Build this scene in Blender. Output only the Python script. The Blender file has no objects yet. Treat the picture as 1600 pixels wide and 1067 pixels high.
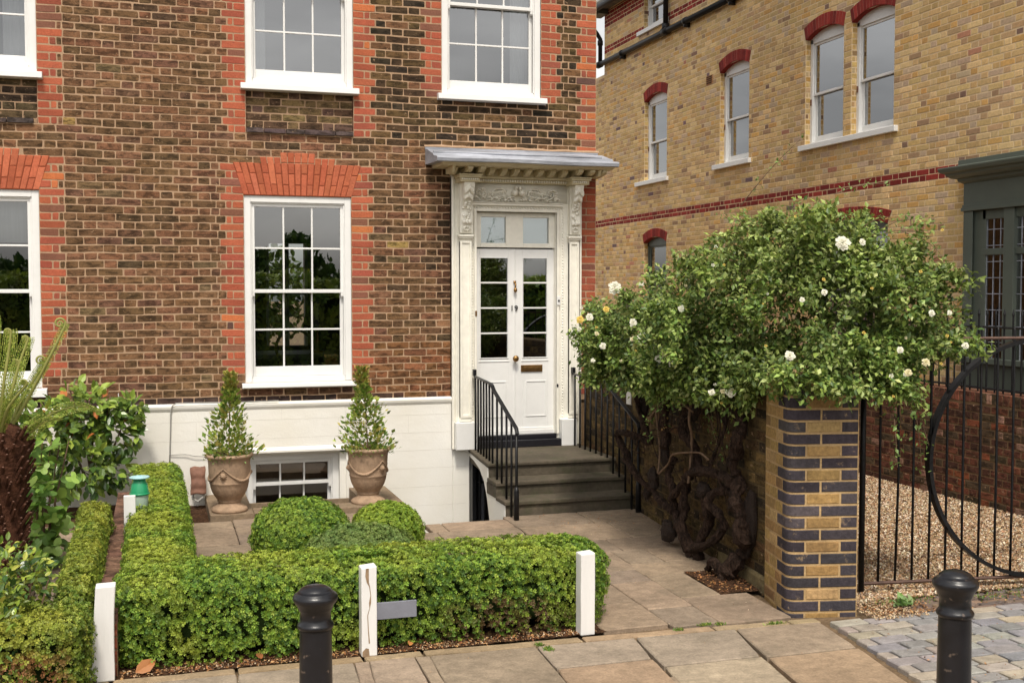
import bpy, math, random
import numpy as np
from mathutils import Vector, Matrix, noise as mn

random.seed(19); rng = np.random.default_rng(19)
SC = bpy.context.scene
COL = SC.collection
R = math.radians

# ------------------------------------------------------------------ camera, sky, sun, exposure
cam = bpy.data.cameras.new('camera'); cam_o = bpy.data.objects.new('camera', cam); COL.objects.link(cam_o)
cam.sensor_width = 36; cam.lens = 1781.0/1600*36; cam.clip_end = 500; cam.clip_start = 0.05
cam_o.location = (0, -11.2, 2.05); cam_o.rotation_euler = (R(90-2.58), 0, R(-17.35))
SC.camera = cam_o
SUN_DIR = Vector((-0.14, -0.62, 1.12)).normalized()
sun = bpy.data.lights.new('sun', 'SUN'); sun_o = bpy.data.objects.new('sun', sun); COL.objects.link(sun_o)
sun.energy = 2.7; sun.angle = R(9); sun.color = (1.0, 0.925, 0.80)
sun_o.rotation_euler = SUN_DIR.to_track_quat('Z', 'Y').to_euler()
sun_o.location = (5, -15, 15)
W = bpy.data.worlds.new('World'); SC.world = W; W.use_nodes = True
nt = W.node_tree; nt.nodes.clear()
wo = nt.nodes.new('ShaderNodeOutputWorld'); bg = nt.nodes.new('ShaderNodeBackground')
sky = nt.nodes.new('ShaderNodeTexSky'); sky.sky_type = 'NISHITA'; sky.sun_disc = False
sky.sun_elevation = math.asin(SUN_DIR.z); sky.sun_rotation = math.atan2(SUN_DIR.x, SUN_DIR.y)
sky.dust_density = 3.0; sky.air_density = 1.0
hs = nt.nodes.new('ShaderNodeHueSaturation'); hs.inputs['Saturation'].default_value = 0.15; hs.inputs['Value'].default_value = 1.0
wtc = nt.nodes.new('ShaderNodeTexCoord'); wmp = nt.nodes.new('ShaderNodeMapping'); wmp.inputs['Scale'].default_value = (1, 1, 3.2)
wns = nt.nodes.new('ShaderNodeTexNoise'); wns.inputs['Scale'].default_value = 2.6; wns.inputs['Detail'].default_value = 6
wrp = nt.nodes.new('ShaderNodeValToRGB'); wrp.color_ramp.elements[0].position = .38; wrp.color_ramp.elements[1].position = .68
wrp.color_ramp.elements[0].color = (.98, .96, .93, 1); wrp.color_ramp.elements[1].color = (1.9, 1.84, 1.74, 1)
wmx = nt.nodes.new('ShaderNodeMix'); wmx.data_type = 'RGBA'; wmx.blend_type = 'MULTIPLY'; wmx.inputs['Factor'].default_value = 1
L = nt.links
L.new(wtc.outputs['Generated'], wmp.inputs['Vector']); L.new(wmp.outputs[0], wns.inputs['Vector']); L.new(wns.outputs[0], wrp.inputs[0])
L.new(sky.outputs[0], hs.inputs['Color']); L.new(hs.outputs[0], wmx.inputs[6]); L.new(wrp.outputs[0], wmx.inputs[7])
L.new(wmx.outputs[2], bg.inputs[0]); bg.inputs[1].default_value = 0.15; L.new(bg.outputs[0], wo.inputs[0])
SC.view_settings.view_transform = 'Standard'; SC.view_settings.look = 'None'; SC.view_settings.exposure = 0.17; SC.view_settings.gamma = 1
SC.cycles.max_bounces = 8; SC.cycles.transparent_max_bounces = 16

# ------------------------------------------------------------------ helpers
def lin(r, g, b):
    f = lambda c: (c/255/12.92) if c/255 <= .04045 else ((c/255+.055)/1.055)**2.4
    return (f(r), f(g), f(b))
def jit(c, a=.12, h=.04):
    k = 1+random.uniform(-a, a)
    return tuple(max(.003, x*k*(1+random.uniform(-h, h))) for x in c)
def gz(y): return min(.05, max(0.0, (y+4.8)*.017))

def mat(name, base=(.5, .5, .5), rough=.6, attr=False, noise=None, bump=None, metal=0, spec=.5, trans=0, fn=None, bump2=None, stretch=None):
    """procedural material. noise=(scale, lo, hi) multiplies the colour; bump=(scale, distance)."""
    m = bpy.data.materials.new(name); m.use_nodes = True; t = m.node_tree; t.nodes.clear(); l = t.links
    out = t.nodes.new('ShaderNodeOutputMaterial'); p = t.nodes.new('ShaderNodeBsdfPrincipled')
    p.inputs['Roughness'].default_value = rough; p.inputs['Metallic'].default_value = metal; p.inputs['Specular IOR Level'].default_value = spec
    tc = t.nodes.new('ShaderNodeTexCoord'); vec = tc.outputs['Object']
    if stretch:
        mp = t.nodes.new('ShaderNodeMapping'); mp.inputs['Scale'].default_value = stretch; l.new(vec, mp.inputs[0]); vec = mp.outputs[0]
    if attr:
        a = t.nodes.new('ShaderNodeAttribute'); a.attribute_name = 'Col'; c = a.outputs['Color']
    else:
        rgb = t.nodes.new('ShaderNodeRGB'); rgb.outputs[0].default_value = (*base, 1); c = rgb.outputs[0]
    for nz in (noise if isinstance(noise, list) else [noise] if noise else []):
        n = t.nodes.new('ShaderNodeTexNoise'); n.inputs['Scale'].default_value = nz[0]; n.inputs['Detail'].default_value = 5; n.inputs['Roughness'].default_value = .65
        l.new(vec, n.inputs['Vector'])
        r = t.nodes.new('ShaderNodeMapRange'); r.inputs[1].default_value = .3; r.inputs[2].default_value = .7; r.inputs[3].default_value = nz[1]; r.inputs[4].default_value = nz[2]
        l.new(n.outputs[0], r.inputs[0])
        mx = t.nodes.new('ShaderNodeVectorMath'); mx.operation = 'SCALE'; l.new(c, mx.inputs[0]); l.new(r.outputs[0], mx.inputs['Scale']); c = mx.outputs[0]
    if fn: c = fn(t, l, c, tc)
    l.new(c, p.inputs['Base Color'])
    nrm = None
    for b in (bump, bump2):
        if b:
            n = t.nodes.new('ShaderNodeTexNoise'); n.inputs['Scale'].default_value = b[0]; n.inputs['Detail'].default_value = 6; n.inputs['Roughness'].default_value = .6; l.new(vec, n.inputs['Vector'])
            bp = t.nodes.new('ShaderNodeBump'); bp.inputs['Strength'].default_value = 1; bp.inputs['Distance'].default_value = b[1]; l.new(n.outputs[0], bp.inputs['Height'])
            if nrm: l.new(nrm, bp.inputs['Normal'])
            nrm = bp.outputs[0]
    if nrm: l.new(nrm, p.inputs['Normal'])
    if trans:
        tr = t.nodes.new('ShaderNodeBsdfTranslucent'); l.new(c, tr.inputs[0]); ms = t.nodes.new('ShaderNodeMixShader'); ms.inputs[0].default_value = trans
        l.new(p.outputs[0], ms.inputs[1]); l.new(tr.outputs[0], ms.inputs[2]); l.new(ms.outputs[0], out.inputs[0])
    else: l.new(p.outputs[0], out.inputs[0])
    return m

def glass_mat(name, fac=.16, tint=(.8, .84, .84), wob=.00012):
    m = bpy.data.materials.new(name); m.use_nodes = True; t = m.node_tree; t.nodes.clear(); l = t.links
    out = t.nodes.new('ShaderNodeOutputMaterial'); tr = t.nodes.new('ShaderNodeBsdfTransparent'); tr.inputs[0].default_value = (*tint, 1)
    gl = t.nodes.new('ShaderNodeBsdfGlossy'); gl.inputs['Roughness'].default_value = .006; gl.inputs[0].default_value = (.97, .98, 1, 1)
    fr = t.nodes.new('ShaderNodeFresnel'); fr.inputs[0].default_value = 1.5
    ad = t.nodes.new('ShaderNodeMath'); ad.operation = 'ADD'; ad.inputs[1].default_value = fac-.04; ad.use_clamp = True
    ms = t.nodes.new('ShaderNodeMixShader'); tc = t.nodes.new('ShaderNodeTexCoord'); n = t.nodes.new('ShaderNodeTexNoise'); n.inputs['Scale'].default_value = 3.2; n.inputs['Detail'].default_value = 2
    bp = t.nodes.new('ShaderNodeBump'); bp.inputs['Distance'].default_value = wob
    l.new(tc.outputs['Object'], n.inputs['Vector']); l.new(n.outputs[0], bp.inputs['Height']); l.new(bp.outputs[0], gl.inputs['Normal'])
    l.new(fr.outputs[0], ad.inputs[0]); l.new(ad.outputs[0], ms.inputs[0]); l.new(tr.outputs[0], ms.inputs[1]); l.new(gl.outputs[0], ms.inputs[2]); l.new(ms.outputs[0], out.inputs[0])
    return m

class MB:
    """collects geometry for one mesh object"""
    def __init__(s): s.v = []; s.f = []; s.c = []; s.m = []; s.n = 0; s.big = []
    def add(s, vs, fs, col=(.5, .5, .5), mi=0):
        b = s.n; s.v.extend(tuple(x) for x in vs); s.n += len(vs)
        for f in fs: s.f.append(tuple(b+i for i in f)); s.c.append(col); s.m.append(mi)
        return s
    def box(s, x0, x1, y0, y1, z0, z1, col=(.5, .5, .5), mi=0):
        x0, x1 = sorted((x0, x1)); y0, y1 = sorted((y0, y1)); z0, z1 = sorted((z0, z1))
        vs = [(x, y, z) for z in (z0, z1) for y in (y0, y1) for x in (x0, x1)]
        return s.add(vs, [(0, 2, 3, 1), (4, 5, 7, 6), (0, 1, 5, 4), (2, 6, 7, 3), (0, 4, 6, 2), (1, 3, 7, 5)], col, mi)
    def prism(s, poly, axis, a, b, col=(.5, .5, .5), mi=0):
        """poly = 2D points; axis = 0/1/2 extrusion axis; other two coordinates in order"""
        def P(p, w):
            q = list(p); q.insert(axis, w); return q
        n = len(poly); vs = [P(p, a) for p in poly]+[P(p, b) for p in poly]
        fs = [tuple(range(n)), tuple(reversed(range(n, 2*n)))]+[(i, i+n, (i+1) % n+n, (i+1) % n) for i in range(n)]
        return s.add(vs, fs, col, mi)
    def tube(s, pts, rad, seg=8, col=(.5, .5, .5), mi=0, cap=True):
        pts = [Vector(p) for p in pts]; n = len(pts)
        rad = [rad]*n if not hasattr(rad, '__len__') else rad
        ref = None; vs = []; fs = []
        for i, p in enumerate(pts):
            d = (pts[min(i+1, n-1)]-pts[max(i-1, 0)]).normalized()
            if ref is None: ref = Vector((0, 0, 1)) if abs(d.z) < .9 else Vector((1, 0, 0))
            a = d.cross(ref).normalized(); ref = a.cross(d).normalized()
            for k in range(seg):
                t = 2*math.pi*k/seg; vs.append(p+(a*math.cos(t)+ref*math.sin(t))*rad[i])
        for i in range(n-1):
            for k in range(seg): fs.append((i*seg+k, i*seg+(k+1) % seg, (i+1)*seg+(k+1) % seg, (i+1)*seg+k))
        if cap: fs += [tuple(reversed(range(seg))), tuple(range((n-1)*seg, n*seg))]
        return s.add(vs, fs, col, mi)
    def lathe(s, prof, cx=0, cy=0, seg=32, col=(.5, .5, .5), mi=0):
        vs = []; fs = []; n = len(prof)
        for r, z in prof:
            for k in range(seg): t = 2*math.pi*k/seg; vs.append((cx+r*math.cos(t), cy+r*math.sin(t), z))
        for i in range(n-1):
            for k in range(seg): fs.append((i*seg+k, i*seg+(k+1) % seg, (i+1)*seg+(k+1) % seg, (i+1)*seg+k))
        fs += [tuple(reversed(range(seg))), tuple(range((n-1)*seg, n*seg))]
        return s.add(vs, fs, col, mi)
    def blob(s, c, r, seg=8, rings=6, col=(.5, .5, .5), mi=0, nz=0, rot=None):
        vs = []; fs = []; c = Vector(c); r = (r, r, r) if not hasattr(r, '__len__') else r
        for i in range(rings+1):
            ph = math.pi*i/rings
            for k in range(seg):
                t = 2*math.pi*k/seg; d = Vector((math.sin(ph)*math.cos(t)*r[0], math.sin(ph)*math.sin(t)*r[1], math.cos(ph)*r[2]))
                if nz: d *= 1+nz*mn.noise((c+d)*18)
                if rot: d = rot @ d
                vs.append(c+d)
        for i in range(rings):
            for k in range(seg): fs.append((i*seg+k, (i+1)*seg+k, (i+1)*seg+(k+1) % seg, i*seg+(k+1) % seg))
        return s.add(vs, fs, col, mi)
    def inst(s, tv, tf, pos, rot, sc, cols, mi=0):
        """numpy instancing: tv (k,3), tf (m,q) ; pos (N,3) rot (N,3,3) sc (N,) or (N,3) cols (N,3) -- stored separately"""
        s.big.append((np.asarray(tv, float), np.asarray(tf, int), pos, rot, sc, cols, mi)); return s
    def build(s, name, mats, parent=None, smooth=False, bevel=0, seg=2):
        mats = mats if isinstance(mats, (list, tuple)) else [mats]
        V = [np.array(s.v, float).reshape(-1, 3)] if s.n else []
        lt = [len(f) for f in s.f]; idx = [i for f in s.f for i in f]
        cs = [np.array(s.c, float).reshape(-1, 3)] if s.f else []; ms = list(s.m); off = s.n
        LT = [np.array(lt, int)] if lt else []; IX = [np.array(idx, int)] if idx else []; MI = [np.array(ms, int)] if ms else []
        for tv, tf, pos, rot, sc, cols, mi in s.big:
            N = len(pos)
            if N == 0: continue
            sc = np.asarray(sc, float); sc = sc[:, None] if sc.ndim == 1 else sc
            loc = tv[None]*(sc[:, None, :] if sc.shape[1] == 3 else sc[:, :, None])
            w = np.einsum('nij,nkj->nki', rot, loc)+pos[:, None]
            V.append(w.reshape(-1, 3)); k = len(tv)
            fi = (tf[None]+(np.arange(N)*k)[:, None, None]+off).reshape(-1); IX.append(fi)
            LT.append(np.full(N*len(tf), tf.shape[1])); MI.append(np.full(N*len(tf), mi)); cs.append(np.repeat(cols, len(tf), axis=0)); off += N*k
        me = bpy.data.meshes.new(name)
        V = np.concatenate(V); LT = np.concatenate(LT); IX = np.concatenate(IX); MI = np.concatenate(MI); cs = np.concatenate(cs)
        me.vertices.add(len(V)); me.vertices.foreach_set('co', V.ravel())
        me.loops.add(len(IX)); me.loops.foreach_set('vertex_index', IX.astype(np.int32))
        me.polygons.add(len(LT)); st = np.concatenate([[0], np.cumsum(LT)[:-1]]).astype(np.int32)
        me.polygons.foreach_set('loop_start', st); me.polygons.foreach_set('loop_total', LT.astype(np.int32)); me.polygons.foreach_set('material_index', MI.astype(np.int32))
        for m in mats: me.materials.append(m)
        at = me.attributes.new('Col', 'FLOAT_COLOR', 'FACE')
        at.data.foreach_set('color', np.hstack([cs, np.ones((len(cs), 1))]).ravel())
        me.update(calc_edges=True); me.validate()
        me.polygons.foreach_set('use_smooth', np.full(len(me.polygons), bool(smooth)))
        o = bpy.data.objects.new(name, me); COL.objects.link(o)
        if parent: o.parent = parent; o.matrix_parent_inverse = Matrix.Translation(-Vector(parent.location)) if parent.type == 'EMPTY' and parent.location.length > 0 and not parent.get('_local') else Matrix.Identity(4)
        if bevel:
            b = o.modifiers.new('bevel', 'BEVEL'); b.width = bevel; b.segments = seg; b.limit_method = 'ANGLE'; b.angle_limit = R(40)
        return o

def tag(o, label=None, cat=None, group=None, kind=None):
    if label: o['label'] = label
    if cat: o['category'] = cat
    if group: o['group'] = group
    if kind: o['kind'] = kind
    return o
def thing(name, label, cat, loc=(0, 0, 0), group=None):
    e = bpy.data.objects.new(name, None); COL.objects.link(e); e.location = loc; e.empty_display_size = .1
    return tag(e, label, cat, group)

def rotz(a): c, s_ = np.cos(a), np.sin(a); z = np.zeros_like(a); o = np.ones_like(a); return np.stack([np.stack([c, -s_, z], -1), np.stack([s_, c, z], -1), np.stack([z, z, o], -1)], -2)
def frames(x_dir, up):
    """rotation matrices with local x along x_dir and local z near up"""
    x = x_dir/np.linalg.norm(x_dir, axis=1, keepdims=True)
    y = np.cross(up, x); ny = np.linalg.norm(y, axis=1, keepdims=True); y = np.where(ny < 1e-4, np.array([0, 1., 0]), y/np.maximum(ny, 1e-4)); z = np.cross(x, y)
    return np.stack([x, y, z], -1)
def rdir(n): v = rng.normal(size=(n, 3)); return v/np.linalg.norm(v, axis=1, keepdims=True)
def pick(pal, n, wts=None, br=.15):
    pal = np.array(pal); wts = None if wts is None else np.array(wts)/sum(wts)
    c = pal[rng.choice(len(pal), n, p=wts)]; return np.clip(c*(1+rng.uniform(-br, br, (n, 1)))*(1+rng.uniform(-.06, .06, (n, 3))), .002, 1)
def nz3(p, f, seed=0.):
    x, y, z = p[:, 0]*f, p[:, 1]*f, p[:, 2]*f
    return (np.sin(x*1.7+y*2.3+seed)+np.sin(y*1.9-z*2.9+seed*2+1.3)+np.sin(z*2.1+x*2.7-seed+4.1)+np.sin(x*4.3+1.1*z)*.5+np.sin(y*4.9-x*1.2+2)*.5)/4

LEAF_V = [(0, 0, 0), (.42, .26, .05), (1, 0, -.08), (.42, -.26, .05), (.5, 0, -.02)]
LEAF_F = [(0, 4, 2, 1), (0, 3, 2, 4)]
# sprig: rosette of small leaves for clipped box
SV = []; SF = []
for k in range(6):
    a = k*1.05+.3*(k % 2); el = .55 if k % 2 else .25
    d = Vector((math.cos(a)*math.cos(el), math.sin(a)*math.cos(el), math.sin(el))); sd = Vector((-math.sin(a), math.cos(a), 0))
    b = len(SV); c0 = d*.12; SV += [tuple(c0), tuple(d*.55+sd*.24), tuple(d*1.0-Vector((0, 0, .08))), tuple(d*.55-sd*.24)]; SF.append((b, b+3, b+2, b+1))
WIDE_V = [(0, 0, 0), (.2, .2, .03), (.5, .29, .05), (.8, .16, .02), (1, 0, -.1), (.8, -.16, .02), (.5, -.29, .05), (.2, -.2, .03), (.25, 0, -.01), (.6, 0, -.02)]
WIDE_F = [(0, 8, 2, 1), (8, 9, 3, 2), (9, 4, 3, 3), (0, 7, 6, 8), (8, 6, 5, 9), (9, 5, 4, 4)]
WIDE_F = [(0, 8, 2, 1), (8, 9, 3, 2), (0, 7, 6, 8), (8, 6, 5, 9), (9, 5, 4, 3)]

# ------------------------------------------------------------------ materials
M = {}
def moss_fn(scale, lo, hi, colr):
    def fn(t, l, c, tc):
        n = t.nodes.new('ShaderNodeTexNoise'); n.inputs['Scale'].default_value = scale; n.inputs['Detail'].default_value = 7; n.inputs['Roughness'].default_value = .7; l.new(tc.outputs['Object'], n.inputs[0])
        r = t.nodes.new('ShaderNodeMapRange'); r.inputs[1].default_value = lo; r.inputs[2].default_value = hi; l.new(n.outputs[0], r.inputs[0])
        m = t.nodes.new('ShaderNodeMix'); m.data_type = 'RGBA'; l.new(r.outputs[0], m.inputs[0]); l.new(c, m.inputs[6]); m.inputs[7].default_value = (*colr, 1); return m.outputs[2]
    return fn
def old_brick_fn(t, l, c, tc):
    def nz(scale, st, lo, hi):
        mp = t.nodes.new('ShaderNodeMapping'); mp.inputs['Scale'].default_value = st; l.new(tc.outputs['Object'], mp.inputs[0]); n = t.nodes.new('ShaderNodeTexNoise'); n.inputs['Scale'].default_value = scale; n.inputs['Detail'].default_value = 6; n.inputs['Roughness'].default_value = .7; l.new(mp.outputs[0], n.inputs[0])
        r = t.nodes.new('ShaderNodeMapRange'); r.inputs[1].default_value = lo; r.inputs[2].default_value = hi; l.new(n.outputs[0], r.inputs[0]); return r.outputs[0]
    def mix(f, a, col, mode='MIX'):
        m = t.nodes.new('ShaderNodeMix'); m.data_type = 'RGBA'; m.blend_type = mode; l.new(f, m.inputs[0]); l.new(a, m.inputs[6]); m.inputs[7].default_value = (*col, 1); return m.outputs[2]
    c = mix(nz(8.5, (1, 1, 2.6), .46, .58), c, (.40, .40, .38), 'MULTIPLY'); c = mix(nz(23, (1, 1, 1.4), .5, .66), c, (1.15, 1.11, 1.06), 'MULTIPLY')          # burnt streaks
    c = mix(nz(38, (1, 1, 1), .60, .72), c, (.45, .42, .4), 'MULTIPLY')           # pits
    return mix(nz(17, (1, 1, 1.6), .60, .71), c, lin(170, 140, 112))               # smeared mortar
M['brick'] = mat('brick', rough=.9, attr=True, noise=[(5, .85, 1.15), (60, .82, 1.2)], bump=(70, .004), bump2=(16, .003), spec=.2, fn=old_brick_fn)
M['red_brick'] = mat('red_brick', rough=.9, attr=True, noise=[(7, .85, 1.12), (50, .85, 1.12)], bump=(70, .004), spec=.2, fn=moss_fn(10, .60, .78, lin(120, 74, 60)))
M['brick_new'] = mat('brick_plain', rough=.85, attr=True, noise=[(30, .82, 1.15)], bump=(90, .002), spec=.25)
M['pier_brick'] = mat('pier_brick', rough=.85, attr=True, noise=[(4, .8, 1.15), (40, .7, 1.3)], bump=(60, .004), spec=.25, fn=moss_fn(16, .60, .74, lin(150, 128, 100)))
M['pier_mortar'] = mat('pier_mortar', lin(178, 150, 110), .95, noise=[(8, .75, 1.1), (70, .8, 1.15)], bump=(50, .005), spec=.1)
M['mortar'] = mat('mortar', lin(172, 143, 116), .95, noise=[(6, .75, 1.12), (90, .85, 1.1)], bump=(60, .004), spec=.1)
M['mortar_pale'] = mat('mortar_pale', lin(216, 192, 155), .95, noise=[(8, .85, 1.1)], bump=(80, .002), spec=.1)
M['mortar_dark'] = mat('mortar_dark', lin(118, 96, 72), .95, noise=[(8, .7, 1.2)], bump=(60, .004), spec=.1)
M['red_mortar'] = mat('red_joint', lin(128, 66, 46), .95, noise=(20, .8, 1.1), spec=.1)
M['white'] = mat('white_paint', (.74, .735, .72), .38, noise=(5, .95, 1.03), bump=(30, .0006), spec=.4)
def plinth_fn(t, l, c, tc):
    n = t.nodes.new('ShaderNodeTexNoise'); n.inputs['Scale'].default_value = 1.1; n.inputs['Detail'].default_value = 8; l.new(tc.outputs['Object'], n.inputs[0])
    r = t.nodes.new('ShaderNodeValToRGB'); r.color_ramp.elements[0].position = .35; r.color_ramp.elements[0].color = (.93, .91, .86, 1); r.color_ramp.elements[1].position = .6; r.color_ramp.elements[1].color = (1, 1, 1, 1); l.new(n.outputs[0], r.inputs[0])
    m = t.nodes.new('ShaderNodeMix'); m.data_type = 'RGBA'; m.blend_type = 'MULTIPLY'; m.inputs[0].default_value = 1; l.new(c, m.inputs[6]); l.new(r.outputs[0], m.inputs[7]); return m.outputs[2]
M['plinth'] = mat('white_masonry_paint', (.78, .76, .715), .6, bump=(10, .004), bump2=(55, .0015), spec=.25, fn=plinth_fn)
M['stone_paint'] = mat('cream_paint', (.82, .79, .70), .45, noise=(14, .9, 1.04), bump=(60, .001), spec=.35)
M['lead'] = mat('lead', lin(150, 153, 162), .55, noise=[(4, .6, 1.3), (30, .8, 1.1)], bump=(25, .004), stretch=(.4, 1, 1.6))
M['soffit'] = mat('soffit_paint', lin(200, 188, 155), .6, noise=(10, .85, 1.05))
M['glass'] = glass_mat('window_glass', .19, wob=.0003)
M['glass2'] = glass_mat('side_window_glass', .30, (.6, .62, .66))
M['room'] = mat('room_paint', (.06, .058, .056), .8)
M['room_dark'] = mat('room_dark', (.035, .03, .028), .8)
M['curtain'] = mat('curtain', (.40, .40, .41), .8, noise=(6, .9, 1.05), stretch=(9, 9, .4))
M['blind'] = mat('blind', lin(228, 238, 244), .7, noise=(3, .93, 1.03))
M['black'] = mat('black_iron', (.007, .007, .008), .42, noise=(30, .6, 1.8), bump=(40, .0012), spec=.28)
def boll_fn(t, l, c, tc):
    n = t.nodes.new('ShaderNodeTexNoise'); n.inputs['Scale'].default_value = 26; n.inputs['Detail'].default_value = 8; l.new(tc.outputs['Object'], n.inputs[0])
    r = t.nodes.new('ShaderNodeValToRGB'); r.color_ramp.elements[0].position = .66; r.color_ramp.elements[0].color = (0, 0, 0, 1); r.color_ramp.elements[1].position = .73; r.color_ramp.elements[1].color = (1, 1, 1, 1); l.new(n.outputs[0], r.inputs[0])
    m = t.nodes.new('ShaderNodeMix'); m.data_type = 'RGBA'; l.new(r.outputs[0], m.inputs[0]); l.new(c, m.inputs[6]); m.inputs[7].default_value = (.10, .075, .06, 1); return m.outputs[2]
M['bollard'] = mat('bollard_paint', (.006, .006, .008), .3, noise=(12, .7, 1.7), bump=(18, .0015), bump2=(90, .0004), fn=boll_fn)
M['black_paint'] = mat('black_gloss', (.012, .012, .016), .3, bump=(8, .002))
M['brass'] = mat('aged_brass', lin(150, 115, 70), .35, metal=.85, noise=(30, .6, 1.2))
M['terracotta'] = mat('terracotta', lin(156, 131, 108), .85, noise=[(7, .7, 1.25), (45, .85, 1.1)], bump=(50, .003), bump2=(12, .006), spec=.2)
M['york'] = mat('york_stone', rough=.85, attr=True, noise=[(2.2, .74, 1.2), (14, .78, 1.18), (70, .80, 1.16)], bump=(12, .012), bump2=(70, .004), spec=.25, fn=moss_fn(3.0, .56, .8, (.12, .10, .07)))
M['step_stone'] = mat('step_stone', lin(88, 80, 68), .85, noise=[(3, .65, 1.2), (25, .8, 1.15)], bump=(30, .006), spec=.2, fn=moss_fn(5, .5, .75, (.055, .06, .03)))
M['platform'] = mat('coping_stone', lin(132, 114, 94), .9, noise=[(4, .65, 1.2), (30, .8, 1.15)], bump=(25, .007), spec=.2, fn=moss_fn(4, .52, .75, (.09, .08, .045)))
M['joint'] = mat('sandy_joint', lin(112, 94, 74), 1, noise=[(12, .6, 1.25), (60, .7, 1.2)], bump=(50, .01), spec=.1)
M['soil'] = mat('soil', lin(70, 50, 36), 1, noise=[(15, .5, 1.5), (60, .6, 1.5)], bump=(40, .03), spec=.1)
M['sett'] = mat('granite_sett', rough=.7, attr=True, noise=[(12, .75, 1.2), (90, .85, 1.15)], bump=(30, .006), bump2=(120, .002), spec=.35)
M['leaf'] = mat('leaf', rough=.45, attr=True, trans=.25, spec=.35)
M['box_leaf'] = mat('box_leaf', rough=.5, attr=True, trans=.2, spec=.3)
M['gloss_leaf'] = mat('gloss_leaf', rough=.27, attr=True, trans=.22, spec=.5)
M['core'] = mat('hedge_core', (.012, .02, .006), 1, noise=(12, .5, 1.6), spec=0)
M['bark'] = mat('vine_bark', lin(60, 46, 38), .95, noise=[(14, .4, 1.6), (46, .35, 1.8)], bump=(26, .04), bump2=(90, .02), spec=.15, stretch=(1.6, 1.6, .5))
M['twig'] = mat('twig', lin(105, 85, 68), .9, noise=(20, .7, 1.3), spec=.2)
M['petal'] = mat('petal', rough=.6, attr=True, trans=.35, spec=.2)
M['fern_bark'] = mat('fern_trunk', lin(72, 46, 34), .95, noise=[(20, .5, 1.6)], bump=(50, .02), spec=.1)
M['slate'] = mat('grey_plaque', lin(120, 122, 132), .45, noise=(9, .85, 1.1), bump=(30, .001))
M['green_frame'] = mat('green_paint', lin(86, 93, 84), .42, noise=(6, .93, 1.05), bump=(12, .001))
M['plastic_green'] = mat('green_plastic', lin(35, 140, 95), .35)
M['plastic_lid'] = mat('blue_plastic', lin(165, 205, 210), .3)
M['plastic_clear'] = mat('milky_plastic', lin(175, 195, 180), .3, trans=.3)
M['wood_white'] = mat('white_timber', (.70, .69, .675), .5, noise=(10, .93, 1.03), bump=(20, .003), stretch=(1, 1, .12), fn=moss_fn(9, .66, .74, (.33, .28, .22)))
M['rust'] = mat('rusty_brown', lin(120, 84, 68), .8, noise=(14, .7, 1.2), bump=(20, .005))
M['old_rust'] = mat('old_rusty_iron', lin(88, 64, 54), .7, noise=(14, .6, 1.2), bump=(40, .002))
M['roof'] = mat('roof_slate', lin(120, 118, 112), .8, noise=(6, .8, 1.1))
M['cable'] = mat('grey_cable', (.3, .29, .27), .5)
M['wood_raw'] = mat('split_wood', lin(150, 125, 98), .9, noise=(20, .6, 1.1))
M['furn'] = mat('dark_wood', (.02, .015, .012), .5)
M['carpet'] = mat('gravel_bed', lin(165, 140, 110), 1, noise=[(60, .6, 1.3), (150, .6, 1.3)], bump=(120, .02), spec=.2)
M['stone'] = mat('pebble', rough=.8, attr=True, spec=.3)

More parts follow.
